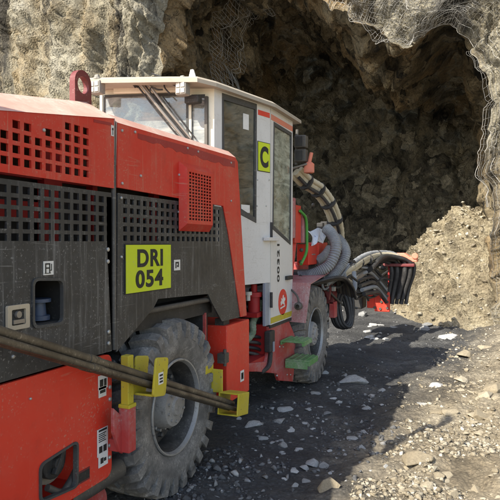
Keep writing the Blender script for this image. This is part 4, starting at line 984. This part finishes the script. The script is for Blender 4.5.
# ------------------------------------------------------------------ ground
def sm(a, b_, x): t = max(0., min(1., (x - a) / (b_ - a))); return t * t * (3 - 2 * t)
def gz0(x, y):
    z = .42 * sm(-.25, 2.6, x) * sm(2.0, 7.0, y) + .5 * sm(-.5, 1.6, x) * sm(6.5, 10.5, y)
    z += .05 * sm(-1.2, .2, x) * (1 - sm(6, 8, y))
    z += -.03 * math.exp(-((x + 1.1) / .35) ** 2)
    z += .15 * sm(10, 17, y)
    return z
def gz(x, y):
    p = Vector((x, y, 0)); k = sm(-1.6, -.4, x)
    rgh = .35 + .65 * k + .4 * sm(8.5, 10, y)
    return gz0(x, y) + rgh * (.05 * fbm(p * .9, 3) + .035 * fbm(p * 3.1, 4) + .018 * fbm(p * 9, 3)) + .006 * fbm(p * 20, 2) - k * (.030 * block(p, 3.2) + .022 * block(p + Vector((7, 2, 0)), 8.5))
def axis(lo, d0, d1, hi, step):
    a = list(np.arange(d0, d1, step)); s_ = step; x = d0; L = []
    while x > lo: s_ *= 1.16; x -= s_; L.append(x)
    s_ = step; x = a[-1]; Rr = []
    while x < hi: s_ *= 1.16; x += s_; Rr.append(x)
    return L[::-1] + a + Rr
gx = axis(-60, -3.0, 2.6, 60, .030); gy = axis(-60, 2.2, 9.5, 40, .034)
rows = [[Vector((x, y, gz(x, y))) for x in gx] for y in gy]
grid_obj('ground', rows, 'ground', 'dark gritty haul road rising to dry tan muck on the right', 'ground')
# far ground out to the horizon, behind the camera
b = MB(); b.add([(-900, -900, -.25), (900, -900, -.25), (900, 45, -.25), (-900, 45, -.25)], [(0, 1, 2, 3)])
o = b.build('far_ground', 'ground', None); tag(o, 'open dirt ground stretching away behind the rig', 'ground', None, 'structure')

# rubble heap inside the tunnel mouth on the right
def heap(x, y):
    d = math.hypot((x - .5) / 2.65, (y - 13.9) / 3.0)
    return 2.35 * max(0., 1 - d ** 3.6) ** .9 + .22 * fbm(Vector((x, y, 2)) * 1.1, 3) * (1 if d < 1 else 0) - .10
def heap_pt(x, y):
    p = Vector((x, y, max(gz0(x, y) - .25, gz0(x, y) * .5 + heap(x, y))))
    k = min(1., max(0., heap(x, y)) * 2.5)
    q = .55 * block(p, 1.15) + .34 * block(p, 2.7) + .17 * block(p, 6.5)
    return p - Vector((-.55, -.62, .55)) * q * k * .85 - Vector((0, 0, .12 * k))
hx = np.arange(-2.6, 1.2, .022); hy = np.arange(10.4, 16.6, .026)
rows = [[heap_pt(x, y) for x in hx] for y in hy]
M['heap'] = rockmat('tan_rubble', [(.20, .16, .095), (.33, .275, .18), (.44, .375, .25), (.54, .48, .35)], (.13, .11, .075), 2.6, 1.3)
o = grid_obj('rubble_heap', rows, 'heap', 'tall tan heap of blasted rubble against the right tunnel wall', 'rubble heap', smooth=False, kind=None)

# ------------------------------------------------------------------ stones
def stone_base(n, seed, flat=1.0, bev=0):
    """angular stone: hull of points on a squashed ball"""
    r_ = random.Random(seed); bm = bmesh.new()
    for _ in range(n):
        d = Vector((r_.gauss(0, 1), r_.gauss(0, 1), r_.gauss(0, 1))).normalized() * r_.uniform(.78, 1.08)
        bm.verts.new((d.x, d.y * .78, d.z * flat))
    g = bmesh.ops.convex_hull(bm, input=bm.verts)
    bmesh.ops.delete(bm, geom=[v for v in bm.verts if not v.link_faces], context='VERTS')
    if bev:
        bmesh.ops.dissolve_limit(bm, angle_limit=R(14), verts=bm.verts, edges=bm.edges)
        bmesh.ops.bevel(bm, geom=bm.edges[:], offset=bev, segments=1, affect='EDGES', profile=.6)
    bmesh.ops.triangulate(bm, faces=bm.faces); bm.verts.index_update()
    vs = [v.co.copy() for v in bm.verts]; fs = [tuple(v.index for v in f.verts) for f in bm.faces]; bm.free(); return vs, fs
def scatter(name, pts, mat, label, cat, seed):
    bases = [stone_base(8, seed + k, .45 + .2 * (k % 3)) for k in range(8)]
    V, Fc = [], []; n = 0; r_ = np.random.default_rng(seed)
    BV = [np.array([list(v) for v in bv]) for bv, _ in bases]; BF = [np.array(bf) for _, bf in bases]
    for x, y, z, s_ in pts:
        k = int(r_.integers(8)); a = r_.uniform(0, 6.283); c_, sn = math.cos(a), math.sin(a); t = r_.uniform(-.5, .5)
        m_ = np.array([[c_, -sn, 0], [sn, c_, 0], [0, 0, 1]]) @ np.array([[1, 0, 0], [0, math.cos(t), -math.sin(t)], [0, math.sin(t), math.cos(t)]])
        V.append(BV[k] @ m_.T * s_ + np.array([x, y, z])); Fc.append(BF[k] + n); n += len(BV[k])
    V = np.concatenate(V); Fc = np.concatenate(Fc)
    me = bpy.data.meshes.new(name); me.vertices.add(len(V)); me.vertices.foreach_set('co', V.ravel())
    me.loops.add(Fc.size); me.loops.foreach_set('vertex_index', Fc.ravel().astype(np.int32)); me.polygons.add(len(Fc))
    me.polygons.foreach_set('loop_start', np.arange(0, Fc.size, 3, dtype=np.int32)); me.update(calc_edges=True)
    me.materials.append(M[mat]); o = bpy.data.objects.new(name, me); COL.objects.link(o); return tag(o, label, cat, None, 'stuff')
def sample(n, px0, px1, py0, py1, smin, smax, power, cond):
    out = []
    while len(out) < n:
        px, py = rng.uniform(px0, px1), rng.uniform(py0, py1); p = onz(px, py, 0)
        z = gz0(p.x, p.y)
        if z > .02: p = onz(px, py, min(z, 1.0)); 
        if not (-4 < p.x < 4 and 1.5 < p.y < 13) or not cond(p): continue
        if fbm(Vector((p.x, p.y, 3)) * 1.6, 3) + rng.normal() * .22 < -.06: continue
        s_ = smin + (smax - smin) * rng.random() ** power
        out.append((p.x, p.y, gz(p.x, p.y) + s_ * .02, s_))
    return out
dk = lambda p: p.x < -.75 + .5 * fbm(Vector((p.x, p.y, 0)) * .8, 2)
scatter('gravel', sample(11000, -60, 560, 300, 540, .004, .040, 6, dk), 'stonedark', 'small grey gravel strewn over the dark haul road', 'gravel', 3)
scatter('gravel', sample(26000, 230, 620, 275, 540, .004, .040, 7, lambda p: not dk(p)), 'stonetan', 'small tan gravel covering the sunny bank', 'gravel', 21)
pts = []
while len(pts) < 5000:
    x, y = rng.uniform(-2.3, 1.0), rng.uniform(10.6, 15.5); h = heap(x, y)
    if h < .0: continue
    q_ = heap_pt(x, y); pts.append((q_.x, q_.y, q_.z, .010 + .09 * rng.random() ** 8))
scatter('heap_stones', pts, 'stonetan', 'loose tan stones lying over the big rubble heap', 'stones', 41)

protos = {}
for fl in range(8):
    vs, fs = stone_base(15, 60 + fl, (.34, .42, .52, .66)[fl % 4], .035)
    for mt in ('rockpale', 'rocktan'):
        me = bpy.data.meshes.new('rock'); me.from_pydata(vs, [], fs); me.update(); me.materials.append(M[mt]); protos[(fl, mt)] = me
def rock(px, py, wpx, label, group=None, mt='rockpale', fl=None, cat='rock'):
    p = onz(px, py, 0); z = gz0(p.x, p.y)
    for _ in range(4): p = onz(px, py, z); z = gz0(p.x, p.y)
    dep = p.x * Fv.x + p.y * Fv.y; s_ = .62 * wpx * dep / FPX
    o = bpy.data.objects.new('rock', protos[(fl if fl is not None else rng.integers(8), mt)]); COL.objects.link(o)
    o.location = (p.x, p.y, gz(p.x, p.y) + s_ * .03); o.scale = (s_, s_ * 1.1, s_); o.rotation_euler = (rng.uniform(-.15, .15), rng.uniform(-.15, .15), YAW + rng.uniform(-.4, .4))
    return tag(o, label, cat, group)
gA = 'pale stones in the shade of the rig'
named = [(351, 383, 30, 'long flat pale slab just ahead of the front wheel in the shade', 0), (326, 375, 9, 'small upright pale rock touching the front tyre', 3), (435, 387, 19, 'flat pale slab near the right edge of the big shadow', 0), (424, 403, 17, 'flat pale slab at the shadow edge, nearer than its neighbour', 4),
         (362, 432, 15, 'rounded pale stone alone in the middle of the shaded track', 6), (285, 411, 15, 'pale wedge shaped rock beyond the yellow end box', 1), (279, 422, 20, 'wide pale rock in front of the wedge shaped one', 4), (251, 426, 19, 'flat grey rock directly right of the yellow end box', 0),
         (312, 465, 15, 'left of two big blocky rocks at the bright shadow edge', 2), (324, 468, 14, 'right of two big blocky rocks at the bright shadow edge', 3), (450, 319, 15, 'pale block at the back of the shade below the heap', 3), (448, 337, 17, 'low pale slab behind the dark rut on the right', 1),
         (427, 326, 12, 'pale flake lying ahead of the hanging hoses', 0), (360, 449, 13, 'pale round stone at the edge of the track beside the sunny strip', 6), (352, 441, 11, 'small pale stone left of the lone rounded one', 5), (382, 392, 9, 'small pointed pale stone in the empty middle of the shade', 2)]
for px, py, w, l, f in named: rock(px, py, w, l, None, 'rockpale', f)
cl = [(272, 444), (234, 427), (291, 432), (294, 476), (308, 411), (340, 391), (333, 400), (320, 408), (340, 404), (316, 395), (326, 414), (305, 424), (366, 409), (372, 396), (345, 377), (360, 381), (240, 421), (256, 433), (264, 440), (283, 446), (247, 470), (300, 450), (330, 452), (345, 455), (304, 470), (318, 477), (307, 484), (330, 476), (296, 490), (284, 482)]
for px, py in cl: rock(px + rng.uniform(-1, 1), py, rng.uniform(5, 11), 'pale grey stone on the dark shaded track between the rig and the sunlight', gA)
for k in range(40):
    rock(rng.uniform(225, 400), rng.uniform(392, 480), rng.uniform(2.5, 6), 'pale grey stone on the dark shaded track between the rig and the sunlight', gA)
for k in range(50):
    rock(rng.uniform(345, 475), rng.uniform(300, 345), rng.uniform(3, 11), 'pale broken stone in the shaded ground ahead of the rig', 'broken stones ahead of the rig')
k = 0
while k < 125:
    px, py = rng.uniform(310, 510), rng.uniform(345, 510); p = onz(px, py, 0)
    if p.x < -.55: continue
    rock(px, py, rng.uniform(3, 8) if rng.random() < .78 else rng.uniform(8, 17), 'tan angular rock on the sunlit bank right of the track', 'tan rocks on the sunny bank', 'rocktan'); k += 1
for px, py, w, l, f in ((497, 396, 22, 'upright tan boulder at the right edge of the sunny bank', 7), (415, 466, 40, 'wide low tan slab in the middle of the sunny ground', 0), (478, 485, 16, 'rounded pale stone near the bottom right corner', 6), (330, 497, 26, 'tan block at the bottom where the sunny strip begins', 3)):
    rock(px, py, w, l, None, 'rocktan', f)

# ------------------------------------------------------------------ wire mesh draped over the rock
def wires(name, rows_, j0, j1, k0, k1, off, spacing, mat, label, cat, r=.005, ragged=0, jit=.05, seed=1):
    b = MB(); rr = random.Random(seed)
    # resample lines at roughly equal spacing on the sampled surface
    sk = rows_ is cliff_rows; kz0, kz1 = (srow[k0], srow[k1]) if sk else (k0, k1)
    def P(k, j):
        if sk: t_ = (k - k0) / max(1e-6, k1 - k0); k = (NS - 1) * (kz0 + (kz1 - kz0) * t_) ** (1 / 2.4)
        k = max(0, min(len(rows_) - 1.001, k)); j = max(0, min(len(rows_[0]) - 1.001, j)); ki, ji = int(k), int(j); fk, fj = k - ki, j - ji
        a = rows_[ki][ji].lerp(rows_[ki][ji + 1], fj); c_ = rows_[ki + 1][ji].lerp(rows_[ki + 1][ji + 1], fj); p = a.lerp(c_, fk)
        return p + off(p) + Vector((fbm(p * 1.7 + Vector((seed, 0, 0)), 2), fbm(p * 1.7 + Vector((0, seed, 4)), 2), fbm(p * 1.7 + Vector((7, 0, seed)), 2))) * jit
    def line(fn, n):
        seg = []; 
        for i in range(n + 1):
            if ragged and rr.random() < ragged:
                if len(seg) > 2: b.tube(seg, r, 3, cap=False)
                seg = []; continue
            seg.append(fn(i / n))
        if len(seg) > 2: b.tube(seg, r, 3, cap=False)
    Lu = sum((P((k0 + k1) / 2, j0 + (j1 - j0) * i / 20) - P((k0 + k1) / 2, j0 + (j1 - j0) * (i + 1) / 20)).length for i in range(20))
    Lv = sum((P(k0 + (k1 - k0) * i / 20, (j0 + j1) / 2) - P(k0 + (k1 - k0) * (i + 1) / 20, (j0 + j1) / 2)).length for i in range(20))
    nu, nv = int(Lu / spacing), int(Lv / spacing)
    for a in range(nu + 1): line(lambda t, a=a: P(k0 + (k1 - k0) * t, j0 + (j1 - j0) * a / nu), max(6, nv * 3))
    for a in range(nv + 1): line(lambda t, a=a: P(k0 + (k1 - k0) * a / nv, j0 + (j1 - j0) * t), max(6, nu * 3))
    o = b.build(name, mat, None); tag(o, label, cat); return o
def jz(x, z):
    return min(range(NU), key=lambda j: (ring[j].x - x) ** 2 + (ring[j].z - z) ** 2)
kk_ = lambda s_: next(k for k in range(NS) if srow[k] >= s_)
outw = lambda p: Vector((0, -.07, 0))
wires('wire_mesh', cliff_rows, jz(-3.4, 6.6), jz(-.3, 5.0), 0, kk_(.09), outw, .095, 'wire', 'pale wire mesh draped over the sunlit brow of the tunnel mouth', 'wire mesh', .0030, .012, .06, 1)
wires('wire_mesh', cliff_rows, jz(-2.6, 6.0), jz(-.5, 5.3), 0, kk_(.05), lambda p: Vector((0, -.12, -.03)), .065, 'wire', 'second layer of crumpled wire mesh hanging along the edge of the brow', 'wire mesh', .0030, .03, .16, 5)
wires('wire_mesh', cliff_rows, jz(-.25, 5.0), jz(.1, 0), 0, kk_(.06), outw, .10, 'wire', 'wire mesh hanging down the right side of the tunnel mouth', 'wire mesh', .0032, .02, .04, 9)
# mesh flap hanging inside the right edge
wires('wire_mesh', rows_t, jz(-.2, 4.9), jz(0, 2.2), 0, 9, lambda p: Vector((-.10, -.05, 0)), .10, 'wire', 'narrow flap of wire mesh curling inside the right edge', 'wire mesh', .0034, .0, .04, 13)
wires('wire_mesh', rows_t, jz(-6.65, 3.4), jz(-5.5, 7.7), 48, 74, lambda p: Vector((.34, 0, -.08)), .11, 'wiredark', 'wire mesh pinned to the shaded left tunnel wall above the cab', 'wire mesh', .0055, .0, .03, 17)
# ------------------------------------------------------------------ light
W_ = bpy.data.worlds.new('World'); S.world = W_; W_.use_nodes = True; nt = W_.node_tree
SUN = Vector((.45, 1.12, -1.0)).normalized()
el = math.asin(-SUN.z); az = math.atan2(-SUN.x, -SUN.y)      # direction towards the sun, clockwise from +Y
sky = nt.nodes.new('ShaderNodeTexSky'); sky.sky_type = 'NISHITA'; sky.sun_disc = False; sky.sun_elevation = el; sky.sun_rotation = az; sky.dust_density = 1.2; sky.ozone_density = .5
bg = nt.nodes['Background']; bg.inputs['Strength'].default_value = .15; lnk(nt, sky.outputs[0], bg.inputs['Color'])
sl = bpy.data.lights.new('sun', 'SUN'); sl.energy = 4.4; sl.angle = R(.5); sl.color = (1, .93, .80)
so = bpy.data.objects.new('sun', sl); COL.objects.link(so); so.rotation_euler = SUN.to_track_quat('-Z', 'Y').to_euler(); so.location = (-6, -12, 14)
vs_ = S.view_settings; vs_.view_transform = 'Standard'; vs_.look = 'None'; vs_.gamma = 1; vs_.exposure = 1.05; vs_.use_curve_mapping = False
S.render.engine = 'CYCLES'; S.cycles.max_bounces = 6; S.cycles.transparent_max_bounces = 12
